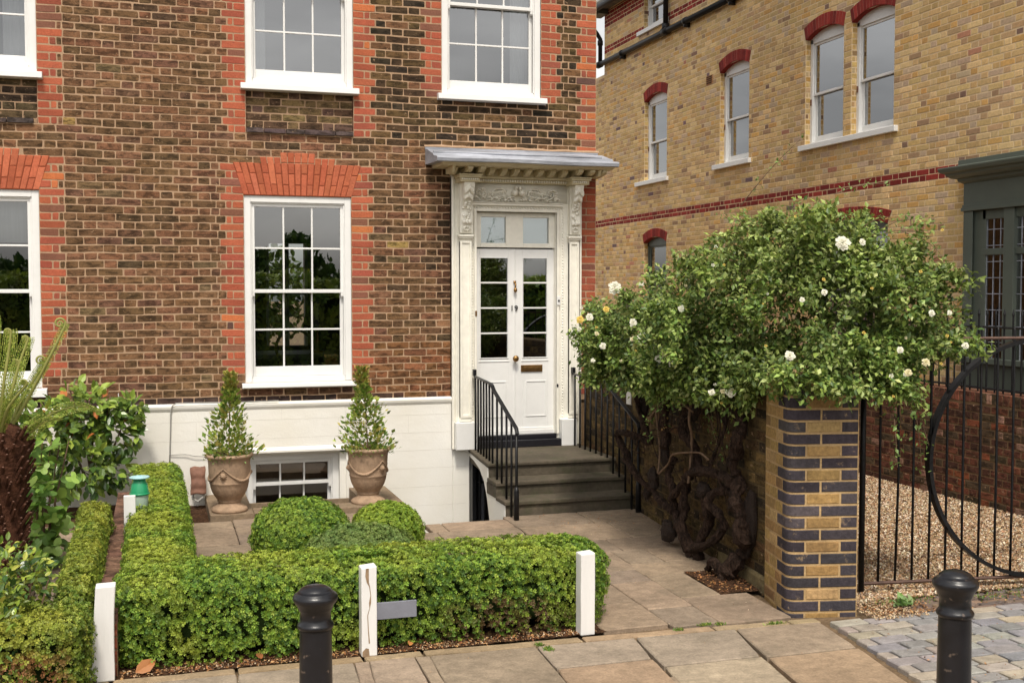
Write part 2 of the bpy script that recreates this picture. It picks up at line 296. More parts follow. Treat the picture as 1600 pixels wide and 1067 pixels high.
# ------------------------------------------------------------------ brickwork
class Bricks:
    """brick faces on a vertical plane: point(u, z, n) = O + u*U + n*N"""
    def __init__(s, O, U, N, mb, g=.0718, joint=.011, proud=.004, rough=.0022, clip=0):
        s.clip = clip
        s.O = Vector(O); s.U = Vector(U).normalized(); s.N = Vector(N).normalized(); s.mb = mb; s.g = g; s.j = joint; s.p = proud; s.r = rough
        s.flip = s.U.cross(Vector((0, 0, 1))).dot(s.N) < 0
    warp = 0; spmi = 0
    def P(s, u, z, n):
        if s.warp: z = z+s.warp*mn.noise(Vector((u*.8, z*1.1, 2)))+s.warp*.5*mn.noise(Vector((u*3.1, z*2.2, 7)))
        return s.O+s.U*u+Vector((0, 0, z))+s.N*n
    def brick4(s, q, col, n=0, mi=0):
        """q: four (u,z) corners counter-clockwise"""
        cu = sum(a for a, b in q)/4; cz = sum(b for a, b in q)/4; p = s.p+random.uniform(-.0015, .0015)
        r = s.r; q = [(a+random.uniform(-r, r), b+random.uniform(-r, r)) for a, b in q]; vs = []
        if s.clip:
            q8 = []
            for i in range(4):
                (a, b), (pa, pb), (na, nb_) = q[i], q[i-1], q[(i+1) % 4]; c1, c2 = random.uniform(.3, 1)*s.clip, random.uniform(.3, 1)*s.clip
                l1 = math.hypot(pa-a, pb-b); l2 = math.hypot(na-a, nb_-b); q8 += [(a+(pa-a)*min(.4, c1/l1), b+(pb-b)*min(.4, c1/l1)), (a+(na-a)*min(.4, c2/l2), b+(nb_-b)*min(.4, c2/l2))]
                if l2 > .15: q8.append(((a+na)/2, (b+nb_)/2+random.uniform(-.0022, .0022)))
            m_ = len(q8)
            for ins, dn in ((0, -.006), (0, p-.003), (.004, p)):
                for a, b in q8:
                    du = cu-a; dz = cz-b; L_ = math.hypot(du, dz); vs.append(s.P(a+(ins if du > 0 else -ins)*(abs(du) > .01), b+(ins if dz > 0 else -ins), n+dn))
            fs = [tuple(range(2*m_, 3*m_))]+[(k*m_+i, k*m_+(i+1) % m_, (k+1)*m_+(i+1) % m_, (k+1)*m_+i) for k in (0, 1) for i in range(m_)]
            if s.flip: fs = [tuple(reversed(f)) for f in fs]
            s.mb.add(vs, fs, col, mi); return
        for k, (ins, dn) in enumerate(((0, -.006), (0, p-.003), (.0045, p))):
            for a, b in q:
                du = cu-a; dz = cz-b; m = ins
                vs.append(s.P(a+(m if du > 0 else -m)*(1 if ins else 0), b+(m if dz > 0 else -m)*(1 if ins else 0), n+dn))
        fs = [(8, 9, 10, 11)]
        for k in (0, 4):
            for i in range(4): fs.append((k+i, k+(i+1) % 4, k+4+(i+1) % 4, k+4+i))
        if s.flip: fs = [tuple(reversed(f)) for f in fs]
        s.mb.add(vs, fs, col, mi)
    def brick(s, u0, u1, z0, z1, col, n=0, mi=0):
        h = s.j/2; s.brick4([(u0+h, z0+h), (u1-h, z0+h), (u1-h, z1-h), (u0+h, z1-h)], col, n, mi)
    def sheet(s, u0, u1, z0, z1, mi=1, n=0):
        vs = [s.P(u0, z0, n), s.P(u1, z0, n), s.P(u1, z1, n), s.P(u0, z1, n)]
        s.mb.add(vs, [(3, 2, 1, 0) if s.flip else (0, 1, 2, 3)], (.5, .5, .5), mi)
    def wall(s, u0, u1, z0, z1, colf, holes=(), special=None, skip=None, n=0, st=.226, hd=.112, bond='flemish', warp=None):
        """special(r, zc) -> list of (a, b, col) bricks laid explicitly; skip(u,z) -> True drops"""
        rows = int(math.ceil((z1-z0)/s.g-1e-6)); P = st+hd
        for r in range(rows):
            a, b = z0+r*s.g, min(z1, z0+(r+1)*s.g); zc = (a+b)/2
            if b-a < .02: continue
            iv = [(u0, u1, a, b)]
            for hx0, hx1, hz0, hz1 in holes:
                nv = []
                for p, q, c, d in iv:
                    if hz0 >= d-.004 or hz1 <= c+.004 or hx0 >= q or hx1 <= p: nv.append((p, q, c, d)); continue
                    if p < hx0: nv.append((p, hx0, c, d))
                    if q > hx1: nv.append((hx1, q, c, d))
                    m0, m1 = max(p, hx0), min(q, hx1)
                    if hz0 > c+.02: nv.append((m0, m1, c, hz0))
                    if hz1 < d-.02: nv.append((m0, m1, hz1, d))
                iv = nv
            sp = special(r, zc) if special else []
            for x0, x1, col in sp:
                s.brick(x0, x1, a, b, col, n, s.spmi)
                nv = []
                for p, q, c, d in iv:
                    if x0 >= q or x1 <= p: nv.append((p, q, c, d)); continue
                    if p < x0: nv.append((p, x0, c, d))
                    if q > x1: nv.append((x1, q, c, d))
                iv = nv
            for p, q, c, d in iv:
                if q-p < .012: continue
                off = (P/2 if r % 2 else 0)+random.uniform(-.006, .006)
                k = math.floor((p-off)/P)-1; edges = []
                while True:
                    e = off+k*P
                    edges += [e, e+st+random.uniform(-.004, .004)]
                    if e > q: break
                    k += 1
                edges = [e for e in edges if p+.035 < e < q-.035]; edges = [p]+edges+[q]
                for e0, e1 in zip(edges, edges[1:]):
                    if skip and skip((e0+e1)/2, (c+d)/2): continue
                    s.brick(e0, e1, c, d, colf((e0+e1)/2, (c+d)/2, e1-e0), n)

def wchoice(pal):
    t = random.uniform(0, sum(w for w, c in pal))
    for w, c in pal:
        t -= w
        if t <= 0: return c
    return pal[-1][1]
HOUSE = [(6, lin(118, 88, 66)), (5, lin(108, 81, 60)), (4, lin(124, 87, 68)), (3, lin(99, 76, 56)), (2.5, lin(112, 81, 67)), (.8, lin(82, 65, 51)), (.4, lin(112, 92, 70)), (.5, lin(130, 94, 74)), (.05, lin(180, 90, 52)), (.06, lin(160, 134, 84))]
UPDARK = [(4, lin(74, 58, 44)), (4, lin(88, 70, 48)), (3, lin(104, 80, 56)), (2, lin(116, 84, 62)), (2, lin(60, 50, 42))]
REDS = [(5, lin(160, 85, 63)), (4, lin(168, 92, 66)), (3, lin(150, 80, 62)), (.6, lin(178, 104, 64)), (.8, lin(140, 78, 62)), (.2, lin(92, 66, 60))]
ARCHR = [(5, lin(176, 97, 70)), (4, lin(168, 90, 64)), (2, lin(184, 105, 77))]
YELL = [(6, lin(194, 163, 104)), (5, lin(184, 152, 94)), (4, lin(202, 172, 114)), (3, lin(176, 144, 98)), (2.2, lin(180, 155, 118)), (1.6, lin(192, 150, 84)), (.9, lin(152, 122, 86)), (.22, lin(126, 100, 78)), (.2, lin(168, 118, 86)), (.06, lin(112, 90, 84))]
BURG = [(4, lin(128, 44, 38)), (3, lin(146, 54, 46)), (2, lin(112, 38, 34))]
PIERY = [(4, lin(150, 122, 76)), (3, lin(138, 110, 70)), (2, lin(160, 134, 92)), (1, lin(126, 98, 66))]
PIERB = [(4, lin(62, 57, 62)), (3, lin(54, 49, 54)), (1, lin(74, 68, 70))]
LOWR = [(4, lin(108, 68, 54)), (3, lin(92, 62, 50)), (2, lin(122, 76, 58)), (2.5, lin(92, 76, 58)), (.8, lin(146, 86, 60)), (.5, lin(160, 124, 106))]
GARD = [(4, lin(92, 75, 45)), (3, lin(76, 61, 39)), (2, lin(106, 87, 52)), (3, lin(58, 49, 36)), (1, lin(92, 68, 43))]  # darkened palette: shade under the rose is put into the brick colour

# ================================================================== THE HOUSE
house = thing('brick_house', 'brown brick townhouse with red brick window surrounds, white plinth and white front door', 'house')
WIN = dict(uL=(-2.03, -.998, 4.02, 5.86), uM=(.843, 1.872, 4.02, 5.86), uR=(2.763, 3.808, 4.02, 5.86), lL=(-2.03, -1.0, 1.16, 2.955), lM=(.815, 1.843, 1.16, 2.955))
mb = MB(); B = Bricks((0, 0, 0), (1, 0, 0), (0, -1, 0), mb, g=.0718, proud=.0022, rough=.003, joint=.0085, clip=.010)
PAN = [(-2.03, -.998, 3.555, 4.02), (.843, 1.872, 3.555, 4.02)]
holes = [(a, b, c, d) for a, b, c, d in WIN.values()]+PAN+[(2.85, 4.235, 0, 3.31), (2.66, 4.42, 3.28, 3.36)]
jl, js = .222, .168
def special(r, zc):
    out = []
    w = jl if r % 2 else js
    def red(a, b, left):
        if random.random() < .10: out.append((a, b, jit(lin(126, 84, 68), .15))); return
        if w == jl: out.append((a, b, jit(wchoice(REDS))))
        else:
            m = b-.108 if left else a+.108
            out.append((a, m, jit(wchoice(REDS)))); out.append((m, b, jit(wchoice(REDS))))
    for k, (x0, x1, z0, z1) in WIN.items():
        lo, hi = (3.555, 6.4) if (k[0] == 'u' and k != 'uR') else (3.97, 6.4) if k == 'uR' else (1.22, 3.25)
        if lo < zc < hi: red(x0-w, x0, True); red(x1, x1+w, False)
    if zc > 3.45: red(4.42-w, 4.42, True)
    elif zc > .96: red(4.235, 4.42, True)
    return out
def arch_top(x, cx):
    d = abs(x-cx); return 3.372 if d < .17 else 3.325 if d < .36 else 3.27
def in_arch(u, z):
    for cx in (1.329, -1.515):
        if 2.95 < z < arch_top(u, cx)-.02 and abs(u-cx) < .514+(z-2.955)*.30: return True
    return False
def hcol(u, z, w):
    dk = 0
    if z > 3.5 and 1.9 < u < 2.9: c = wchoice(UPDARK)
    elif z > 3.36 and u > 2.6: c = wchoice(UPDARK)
    elif w < .14 and random.random() < .2: c = lin(128, 90, 70)
    else: c = wchoice(HOUSE)
    c = jit(c, .12, .04); kk = .97+.26*mn.noise(Vector((u*.9, z*1.3, 3)))+.16*mn.noise(Vector((u*2.6, z*3, 8))); c = (c[0]*kk, c[1]*kk*1.0, c[2]*kk*.90)
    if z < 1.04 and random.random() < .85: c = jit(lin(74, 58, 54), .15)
    if 1.9 < u < 2.85 and z < 1.5: c = tuple(x*y for x, y in zip(c, (1.15, 1.0, .85)))
    s_ = max(0, 1-abs(u-2.80)/.16)*(1 if 1.9 < z < 3.3 else 0)       # soot streak beside the porch
    if s_ > 0: c = tuple(x*(1-.62*s_) for x in c)
    for k, (x0, x1, z0, z1) in WIN.items():                            # darker band below the sills
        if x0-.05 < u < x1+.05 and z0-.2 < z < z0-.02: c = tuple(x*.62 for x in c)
    return c
B.warp = .012; B.spmi = 3
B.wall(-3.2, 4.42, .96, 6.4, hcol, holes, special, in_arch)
B.warp = 0
# mortar sheet with openings
def sheet_with_holes(B, u0, u1, z0, z1, holes, mi=1, n=0):
    us = sorted({u0, u1, *[h[0] for h in holes], *[h[1] for h in holes]}); zs = sorted({z0, z1, *[h[2] for h in holes], *[h[3] for h in holes]})
    us = [u for u in us if u0 <= u <= u1]; zs = [z for z in zs if z0 <= z <= z1]
    for a, b in zip(us, us[1:]):
        for c, d in zip(zs, zs[1:]):
            m, k = (a+b)/2, (c+d)/2
            if not any(h[0] < m < h[1] and h[2] < k < h[3] for h in holes): B.sheet(a, b, c, d, mi, n)
sheet_with_holes(B, -3.2, 4.42, .90, 6.4, holes[:-1])
# flat gauged arches of rubbed red brick
for cx in (1.329, -1.515):
    nb = 19; w0, w1 = .516, .612
    for i in range(nb):
        a0, a1 = -w0+2*w0*i/nb, -w0+2*w0*(i+1)/nb
        def X(a, z): return cx+a*(1+(w1/w0-1)*(z-2.955)/.315)
        top = arch_top(X((a0+a1)/2, 3.2), cx); seq = [.105, .21, .105] if i % 2 else [.21, .105, .105]; z = 2.957
        for hh in seq:
            zt = min(z+hh, top)
            if top-zt < .085: zt = top
            if zt-z > .02:
                e = .0032; B.r = .0006; B.clip = 0
                B.brick4([(X(a0, z)+e, z+e), (X(a1, z)-e, z+e), (X(a1, zt)-e, zt-e), (X(a0, zt)+e, zt-e)], jit(wchoice(ARCHR), .08), .003, 3)
                B.r = .003; B.clip = .011
            z = zt
            if z >= top: break
    B.mb.add([B.P(cx+s_*(w0 if z_ < 3 else w1), z_, .0032) for s_, z_ in ((-1, 2.956), (1, 2.956), (1, 3.262), (-1, 3.262))], [(0, 1, 2, 3)], (.5, .5, .5), 2)
# recessed aprons below the upper windows
for (x0, x1, z0, z1) in PAN:
    pc = [(4, lin(112, 92, 64)), (3, lin(88, 68, 52)), (2, lin(98, 76, 66)), (1, lin(128, 108, 72))] if x0 > 0 else [(3, lin(70, 56, 46)), (2, lin(92, 78, 56))]
    B.sheet(x0, x1, z0, z1, 1, -.035)
    B.wall(x0, x1, z0+.045, z1, lambda u, z, w: jit(wchoice(pc), .15), (), None, None, n=-.035)
    mb.box(x0, x0+.004, 0, .035, z0, z1, lin(90, 50, 40)); mb.box(x1-.004, x1, 0, .035, z0, z1, lin(90, 50, 40))
    x = x0
    while x < x1-.05:                                                  # broken slate ledge at the foot of the apron
        w = min(random.uniform(.16, .3), x1-x); mb.box(x+.004, x+w-.004, -.02-random.uniform(0, .012), .034, z0+random.uniform(-.006, 0), z0+.036+random.uniform(0, .008), jit(lin(84, 72, 72), .25)); x += w
mb.build('wall', [M['brick'], M['mortar'], M['red_mortar'], M['red_brick']], house)
# body of the house behind the brick skin (side and top)
mb = MB(); mb.box(4.20, 4.416, .02, 5.6, -2, 6.4)
for q_ in ((-3.2, 1.52, -.3, 6.4), (2.06, 4.2, -.3, 6.4), (1.52, 2.06, -.3, 1.25), (1.52, 2.06, 2.72, 6.4)): mb.box(q_[0], q_[1], 5.4, 5.6, q_[2], q_[3])
mb.build('side_wall', M['mortar_dark'], house)
mb = MB(); mb.prism([(-.35, 6.3), (2.6, 8.0), (5.9, 6.3)], 0, -3.3, 4.6); mb.build('roof', M['roof'], house)

# white plinth with rounded ledge, set out round the basement window
mb = MB(); bw = (.80, 1.775, -.75, .47)
def P_box(x0, x1, z0, z1, y=-.03): mb.box(x0, x1, y, .16, z0, z1)
P_box(-3.2, bw[0], -2, .95); P_box(bw[1], 2.86, -2, .95); P_box(2.86, 3.035, -2, .437); P_box(bw[0], bw[1], bw[3]+.0, .95); P_box(bw[0], bw[1], -2, bw[2]); pass
mb.prism([(-.045, .93), (-.05, .955), (-.03, .972), (.0, .976), (.01, .90), (-.03, .90)], 0, -3.2, 2.858)
mb.prism([(-.034, .475), (-.034, .535), (-.06, .50), (-.06, .478)], 0, .72, 1.86)
pl = mb.build('plinth', M['plinth'], house, bevel=.006)
mb = MB()                                                              # joints scored in the stucco
for z in (.80, .62, .44, .26, .07, -.12): mb.box(1.9 if z < .5 else -3.1, 3.0 if z < .45 else 2.85, -.0312, -.02, z, z+.0025)
for z, xs in ((.80, (1.15, 2.1)), (.62, (.35, 1.7, 2.4))):
    for x in xs: mb.box(x, x+.0025, -.0312, -.02, z+.004, z+.176)
mb.build('plinth_joints', mat('stucco_joint', (.62, .59, .54), .9), house)

# ---------------- sash windows on the front
def bars(mb, x0, x1, z0, z1, cols, rows, y, w=.017, d=.022):
    for i in range(1, cols):
        x = x0+(x1-x0)*i/cols; mb.box(x-w/2, x+w/2, y-d/2, y+d/2, z0, z1)
    for j in range(1, rows):
        z = z0+(z1-z0)*j/rows; mb.box(x0, x1, y-d/2+.001, y+d/2+.001, z-w/2, z+w/2)
def sash(x0, x1, z0, z1, parent_name='window', sill=(.05, .05, .055), top_y=.055, low_y=.10, cut=None, horns=True, glassm='glass', reveal=0, rows=2):
    f = MB(); y = .012+reveal; fw = .062
    f.box(x0, x0+fw, y, y+.16, z0, z1); f.box(x1-fw, x1, y, y+.16, z0, z1); f.box(x0+fw, x1-fw, y, y+.16, z1-fw, z1); f.box(x0+fw, x1-fw, y+.02, y+.16, z0-.0, z0+.05)
    b = .012
    f.box(x0+fw, x0+fw+b, y+.012, y+.03, z0+.05, z1-fw); f.box(x1-fw-b, x1-fw, y+.012, y+.03, z0+.05, z1-fw); f.box(x0+fw+b, x1-fw-b, y+.012, y+.03, z1-fw-b, z1-fw)
    w = f.build(parent_name, M['white'], house, bevel=.003)
    a, c = x0+fw+.006, x1-fw-.006; zb, zt = z0+.052, z1-fw-.004; zm = (zb+zt)/2-.01 if cut is None else cut
    for nm, (s0, s1), yy in (('upper_sash', (zm-.018, zt), y+.045), ('lower_sash', (zb, zm+.018), y+.09)):
        s = MB(); st = .034; br = .095 if nm == 'lower_sash' else .034; tr = .034 if nm == 'lower_sash' else .038
        s.box(a, a+st, yy-.018, yy+.018, s0, s1); s.box(c-st, c, yy-.018, yy+.018, s0, s1); s.box(a+st, c-st, yy-.018, yy+.018, s0, s0+br); s.box(a+st, c-st, yy-.018, yy+.018, s1-tr, s1)
        bars(s, a+st, c-st, s0+br, s1-tr, 3, rows, yy)
        if nm == 'upper_sash':
            for xx in (a+st/2, c-st/2): s.prism([(yy-.018, s0), (yy+.018, s0), (yy+.012, s0-.035), (yy-.004, s0-.045), (yy-.016, s0-.03)], 0, xx-.014, xx+.014)
        so = s.build(nm, M['white'], w, bevel=.003)
        g = MB()
        for i in range(3):
            for j in range(rows):
                p0, p1 = a+st+(c-a-2*st)*i/3, a+st+(c-a-2*st)*(i+1)/3; r0, r1 = s0+br+(s1-tr-s0-br)*j/rows, s0+br+(s1-tr-s0-br)*(j+1)/rows; tx, tz = random.uniform(-.003, .003), random.uniform(-.003, .003)
                g.add([(p0, yy-tx*.3-tz*.4, r0), (p1, yy+tx*.3-tz*.4, r0), (p1, yy+tx*.3+tz*.4, r1), (p0, yy-tx*.3+tz*.4, r1)], [(0, 1, 2, 3)])
        g.build('pane', M[glassm], w)
    if sill:
        s = MB(); e, d, h = sill; s.prism([(y+.02, z0+.0), (-.07, z0-.012), (-.075, z0-.012-h), (.0, z0-.018-h), (.05, z0-.015-h), (.05, z0)], 0, x0-e, x1+e)
        s.build('sill', M['white'], w, bevel=.004)
    return w
sash(*WIN['uL']); sash(*WIN['uM']); sash(*WIN['uR']); sash(*WIN['lL'], sill=(.045, .05, .07)); sash(*WIN['lM'], sill=(.035, .05, .035))
# deeper box sill below the main windows
for k in ('lM', 'lL'):
    x0, x1, z0, z1 = WIN[k]; mb = MB(); mb.box(x0-.03, x1+.02, -.045, .05, 1.105, 1.128); mb.build('sill_nosing', M['white'], house, bevel=.004)
sash(bw[0]+.01, bw[1]-.06, -.60, .455, sill=None, reveal=.06, cut=.155, rows=1)
mb = MB(); mb.box(bw[1]-.06, bw[1]+.002, .0, .2, -.75, .47); mb.box(bw[0]-.002, bw[0]+.01, .0, .2, -.75, .47); mb.box(bw[0], bw[1], .0, .26, .455, .475); mb.build('window_reveal', M['plinth'], house)

# ---------------- rooms behind the glass (dark, with real openings)
mb = MB()
def room(x0, x1, y0, y1, z0, z1, back=None, mi=0):
    t = .04
    mb.box(x0, x1, y0, y1, z0-t, z0, mi=mi); mb.box(x0, x1, y0, y1, z1, z1+t, mi=mi); mb.box(x0-t, x0, y0, y1, z0-t, z1+t, mi=mi); mb.box(x1, x1+t, y0, y1, z0-t, z1+t, mi=mi)
    if back:
        a, b, c, d = back
        mb.box(x0, a, y1, y1+t, z0, z1, mi=mi); mb.box(b, x1, y1, y1+t, z0, z1, mi=mi); mb.box(a, b, y1, y1+t, z0, c, mi=mi); mb.box(a, b, y1, y1+t, d, z1, mi=mi)
    else: mb.box(x0, x1, y1, y1+t, z0, z1, mi=mi)
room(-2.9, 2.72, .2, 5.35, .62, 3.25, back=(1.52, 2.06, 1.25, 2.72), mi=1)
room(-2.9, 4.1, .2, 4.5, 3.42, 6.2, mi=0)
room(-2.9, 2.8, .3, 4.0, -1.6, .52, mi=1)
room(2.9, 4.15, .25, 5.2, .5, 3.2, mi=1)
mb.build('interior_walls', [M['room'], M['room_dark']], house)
mb = MB(); mb.box(1.50, 1.54, 5.3, 5.34, 1.25, 2.72); mb.box(2.04, 2.08, 5.3, 5.34, 1.25, 2.72); mb.box(1.54, 2.04, 5.3, 5.34, 1.98, 2.02); mb.box(1.76, 1.82, 5.3, 5.34, 1.25, 2.72); mb.build('rear_window_bars', M['white'], house)
for x0, x1, z0, z1 in ((-1.30, -1.07, 4.1, 5.8), (3.55, 3.74, 4.1, 5.8), (.93, 1.05, 4.1, 5.8)):
    n = 14; vs = []; mb = MB()
    for i in range(n+1): x = x0+(x1-x0)*i/n; yy = .24+.018*math.sin(i*2.1); vs += [(x, yy, z0), (x, yy, z1)]
    mb.add(vs, [(2*i, 2*i+2, 2*i+3, 2*i+1) for i in range(n)])
    mb.build('curtain', M['curtain'], house, smooth=True)
mb = MB(); mb.box(-1.95, -1.06, .19, .195, 2.50, 2.9); mb.box(-1.95, -1.06, .185, .2, 2.485, 2.505); mb.build('roller_blind', M['curtain'], house)

# ---------------- front door and its surround
def bx(mb, x0, x1, z0, z1, d, back=.03, **k): mb.box(x0, x1, -d, back, z0, z1, **k)
mb = MB()
bx(mb, 2.845, 3.105, .44, 3.20, .05); bx(mb, 3.965, 4.235, .44, 3.20, .05); bx(mb, 3.105, 3.965, 2.845, 3.20, .05)
bx(mb, 2.845, 2.865, .44, 3.19, .075); bx(mb, 2.882, 2.898, .72, 3.1, .062); bx(mb, 4.216, 4.235, .44, 3.19, .075)
for x0, x1 in ((3.078, 3.105), (3.965, 3.99)): bx(mb, x0, x1, .56, 2.872, .072)
bx(mb, 3.105, 3.965, 2.845, 2.872, .072); bx(mb, 3.05, 4.03, 2.905, 2.93, .082); bx(mb, 3.05, 4.03, 2.93, 2.938, .095)
bx(mb, 3.093, 3.110, .56, 2.845, .035, .07); bx(mb, 3.960, 3.974, .56, 2.845, .035, .07)
surr = mb.build('door_surround', M['stone_paint'], house, bevel=.004)
def pilaster(x0, x1, sgn):
    s = MB(); bx(s, x0, x1, .72, 2.60, .085)
    w = x1-x0; bx(s, x0, x0+.022, .76, 2.54, .097); bx(s, x1-.022, x1, .76, 2.54, .097); bx(s, x0+.022, x1-.022, 2.52, 2.54, .097); bx(s, x0+.022, x1-.022, .76, .79, .097)
    bx(s, x0-.01, x1+.01, 2.565, 2.585, .108); bx(s, x0-.018, x1+.018, 2.585, 2.605, .122)
    s.build('pilaster', M['stone_paint'], surr, bevel=.003)
    s = MB(); bx(s, (2.868 if sgn < 0 else 3.995), (3.105 if sgn < 0 else 4.16), .44, .715, .15); s.build('pedestal', M['white'], surr, bevel=.005)
    # console: S-curved bracket with carved fruit and leaves
    s = MB(); cx = (x0+x1)/2; prof = []
    for i in range(25):
        t = i/24; z = 2.62+.50*t; d = .10+.15*(t**1.7)+.018*math.sin(t*9.5); prof.append((-d, z))
    s.prism([(.0, 2.62)]+prof+[(.0, 3.12)], 0, x0+.006, x1-.006)
    bx(s, x0-.004, x0+.008, 2.62, 3.12, .12); bx(s, x1-.008, x1+.004, 2.62, 3.12, .12)
    s.build('console', M['stone_paint'], surr, bevel=.003)
    s = MB(); random.seed(5 if sgn < 0 else 8)
    def lump(dx, z, r, squash=1.0):
        t = (z-2.62)/.5; d = .10+.15*(max(t, 0)**1.7)+.018*math.sin(t*9.5); s.blob((cx+dx, -d-.006, z), (r, r*1.25, r*squash), 8, 6, nz=.25)
    for i in range(7):                                                # acanthus at the top, fruit swag, leaves at the foot
        a = -1+2*i/6; lump(a*.04, 3.07-.035*abs(a), .013, 2.4); lump(a*.036, 3.0-.03*abs(a), .012, 2.6)
    for k in range(5): lump((-1)**k*.018, 2.93-.012*k, .017)
    for k in range(16): lump(random.uniform(-.035, .035), random.uniform(2.76, 2.92), random.uniform(.009, .018), random.uniform(.8, 1.6))
    for dx in (-.03, 0, .03): lump(dx, 2.735, .021, 1.3)
    for k in range(9):
        a = k*.7; lump(.028*math.cos(a), 2.665+.02*math.sin(a), .009)
    s.build('console_carving', M['stone_paint'], surr, smooth=True)
pilaster(2.925, 3.045, -1); pilaster(4.095, 4.2, 1)
# carved frieze: paired fruit, shells, scrolls and leaves
s = MB(); cx = 3.535; fy = -.05; random.seed(11)
bx(s, 3.06, 4.08, 2.94, 3.125, .055)
def arc(cx_, cz, r, a0, a1, rr=.006, n=9, taper=.5):
    rr *= 1.35
    pts = [(cx_+r*math.cos(a0+(a1-a0)*i/n)*(1-.4*i/n*0), -.062, cz+r*math.sin(a0+(a1-a0)*i/n)) for i in range(n+1)]
    s.tube(pts, [rr*(1-taper*i/n) for i in range(n+1)], 6)
for sx in (-1, 1):
    s.blob((cx+sx*.038, -.085, 3.035), (.036, .03, .034), 12, 9, nz=.08)
    s.blob((cx+sx*.02, -.075, 3.085), (.018, .02, .022), 8, 6, nz=.3)
    for i in range(9):                                               # shell ribs
        x = cx+sx*(.10+.022*i); arc(x, 3.0, .062-.003*i, math.pi*.5-sx*.2, math.pi*.5-sx*1.35, .0065, 8, .6)
    arc(cx+sx*.19, 3.0, .078, 0, math.pi, .006, 14, .1)
    for k in range(3): arc(cx+sx*.38, 3.03, .05-.016*k, -1.2, 3.6, .0075-.001*k, 14, .3)   # rose scroll
    for k in range(8):
        a = k*.8; s.blob((cx+sx*.38+.034*math.cos(a), -.066, 3.035+.034*math.sin(a)), (.014, .024, .010), 7, 5, nz=.3)
    for k in range(26): s.blob((cx+sx*random.uniform(.03, .46), -.062, 2.968+random.uniform(-.016, .028)), (random.uniform(.009, .019), .024, random.uniform(.006, .012)), 7, 5, nz=.35, rot=Matrix.Rotation(random.uniform(-1, 1), 3, 'Y'))
    for k in range(6): s.tube([(cx+sx*(.05+.07*k), -.06, 2.96), (cx+sx*(.08+.07*k), -.068, 2.99), (cx+sx*(.12+.07*k), -.06, 2.975)], [.007, .009, .003], 6)
s.v = [(x, -.055+(y+.055)*1.7 if y < -.0551 else y, z) for x, y, z in s.v]
s.build('frieze_carving', M['stone_paint'], surr, smooth=True)
s = MB()                                                              # carved bead running round the architrave
z = .74
while z < 2.9:
    for x in (3.062, 4.035): s.blob((x, -.047, z), (.012, .009, .016), 6, 5)
    z += .030
x = 3.09
while x < 4.02: s.blob((x, -.056, 2.888), (.013, .01, .009), 6, 5); x += .03
x = 3.06
while x < 4.08: s.blob((x, -.105, 3.152), (.010, .012, .012), 6, 5); x += .026
for x0, x1 in ((2.905, 3.065), (4.075, 4.225)):
    x = x0
    while x < x1: s.blob((x, -.27, 3.146), (.009, .01, .010), 6, 5); x += .022
s.build('bead_moulding', M['stone_paint'], surr, smooth=True)
s = MB(); bx(s, 3.06, 4.08, 3.13, 3.17, .10); bx(s, 3.06, 4.08, 3.17, 3.195, .13)
for x0, x1 in ((2.885, 3.085), (4.055, 4.245)): bx(s, x0, x1, 3.12, 3.16, .265); bx(s, x0-.012, x1+.012, 3.16, 3.18, .285); bx(s, x0-.02, x1+.02, 3.18, 3.195, .30)
bx(s, 2.85, 4.28, 3.195, 3.262, .12)
x = 2.80; i = 0
while x < 4.34:                                                       # modillion brackets
    d = .40 if (2.86 < x < 3.1 or x > 4.05) else .30
    s.prism([(-.12, 3.195), (-.12, 3.262), (-d, 3.262), (-d, 3.235), (-d+.05, 3.215), (-.2, 3.198)], 0, x, x+.052); x += .128
s.prism([(.0, 3.262), (-.42, 3.262), (-.44, 3.275), (-.475, 3.285), (-.48, 3.30), (.0, 3.31)], 0, 2.66, 4.44)
s.prism([(-.10, 3.20), (-.36, 3.20), (-.40, 3.262), (-.10, 3.262)], 0, 2.775, 2.80); s.prism([(-.10, 3.20), (-.36, 3.20), (-.40, 3.262), (-.10, 3.262)], 0, 4.30, 4.33)
s.build('cornice', M['soffit'], surr, bevel=.004)
# lead flat roof of the porch
s = MB(); nx = 40; vs = []; prof = [(.0, 3.462), (-.06, 3.452), (-.30, 3.385), (-.33, 3.383), (-.36, 3.355), (-.50, 3.335), (-.515, 3.32), (-.51, 3.29), (-.495, 3.285), (-.0, 3.30)]
for i in range(nx+1):
    x = 2.59+(4.47-2.59)*i/nx
    for y, z in prof:
        k = mn.noise(Vector((x*3.1, y*5, z*3)))*.010; tap = 0 if y > -.31 else 0
        vs.append((x, y+(k if y < -.01 else 0), z+k*.8))
n = len(prof); fs = [(i*n+j, i*n+j+1, (i+1)*n+j+1, (i+1)*n+j) for i in range(nx) for j in range(n-1)]+[tuple(reversed(range(n))), tuple(range(nx*n, (nx+1)*n))]
s.add(vs, fs); s.tube([(2.60, -.31, 3.392), (3.2, -.31, 3.395), (4.36, -.31, 3.392)], .013, 8); s.box(2.585, 4.43, -.028, .0, 3.45, 3.475)
s.build('lead_canopy', M['lead'], house)
# mortar fillet over the canopy
s = MB(); vs = []; fs = []
for i in range(41):
    x = 2.58+1.87*i/40; h = .018+.012*mn.noise(Vector((x*6, 0, 0))); vs += [(x, -.006, 3.475), (x, -.012, 3.475+h*.4), (x, -.002, 3.475+h+.01)]
for i in range(40): fs += [(3*i, 3*i+3, 3*i+4, 3*i+1), (3*i+1, 3*i+4, 3*i+5, 3*i+2)]
s.add(vs, fs); s.build('mortar_fillet', M['mortar'], house)
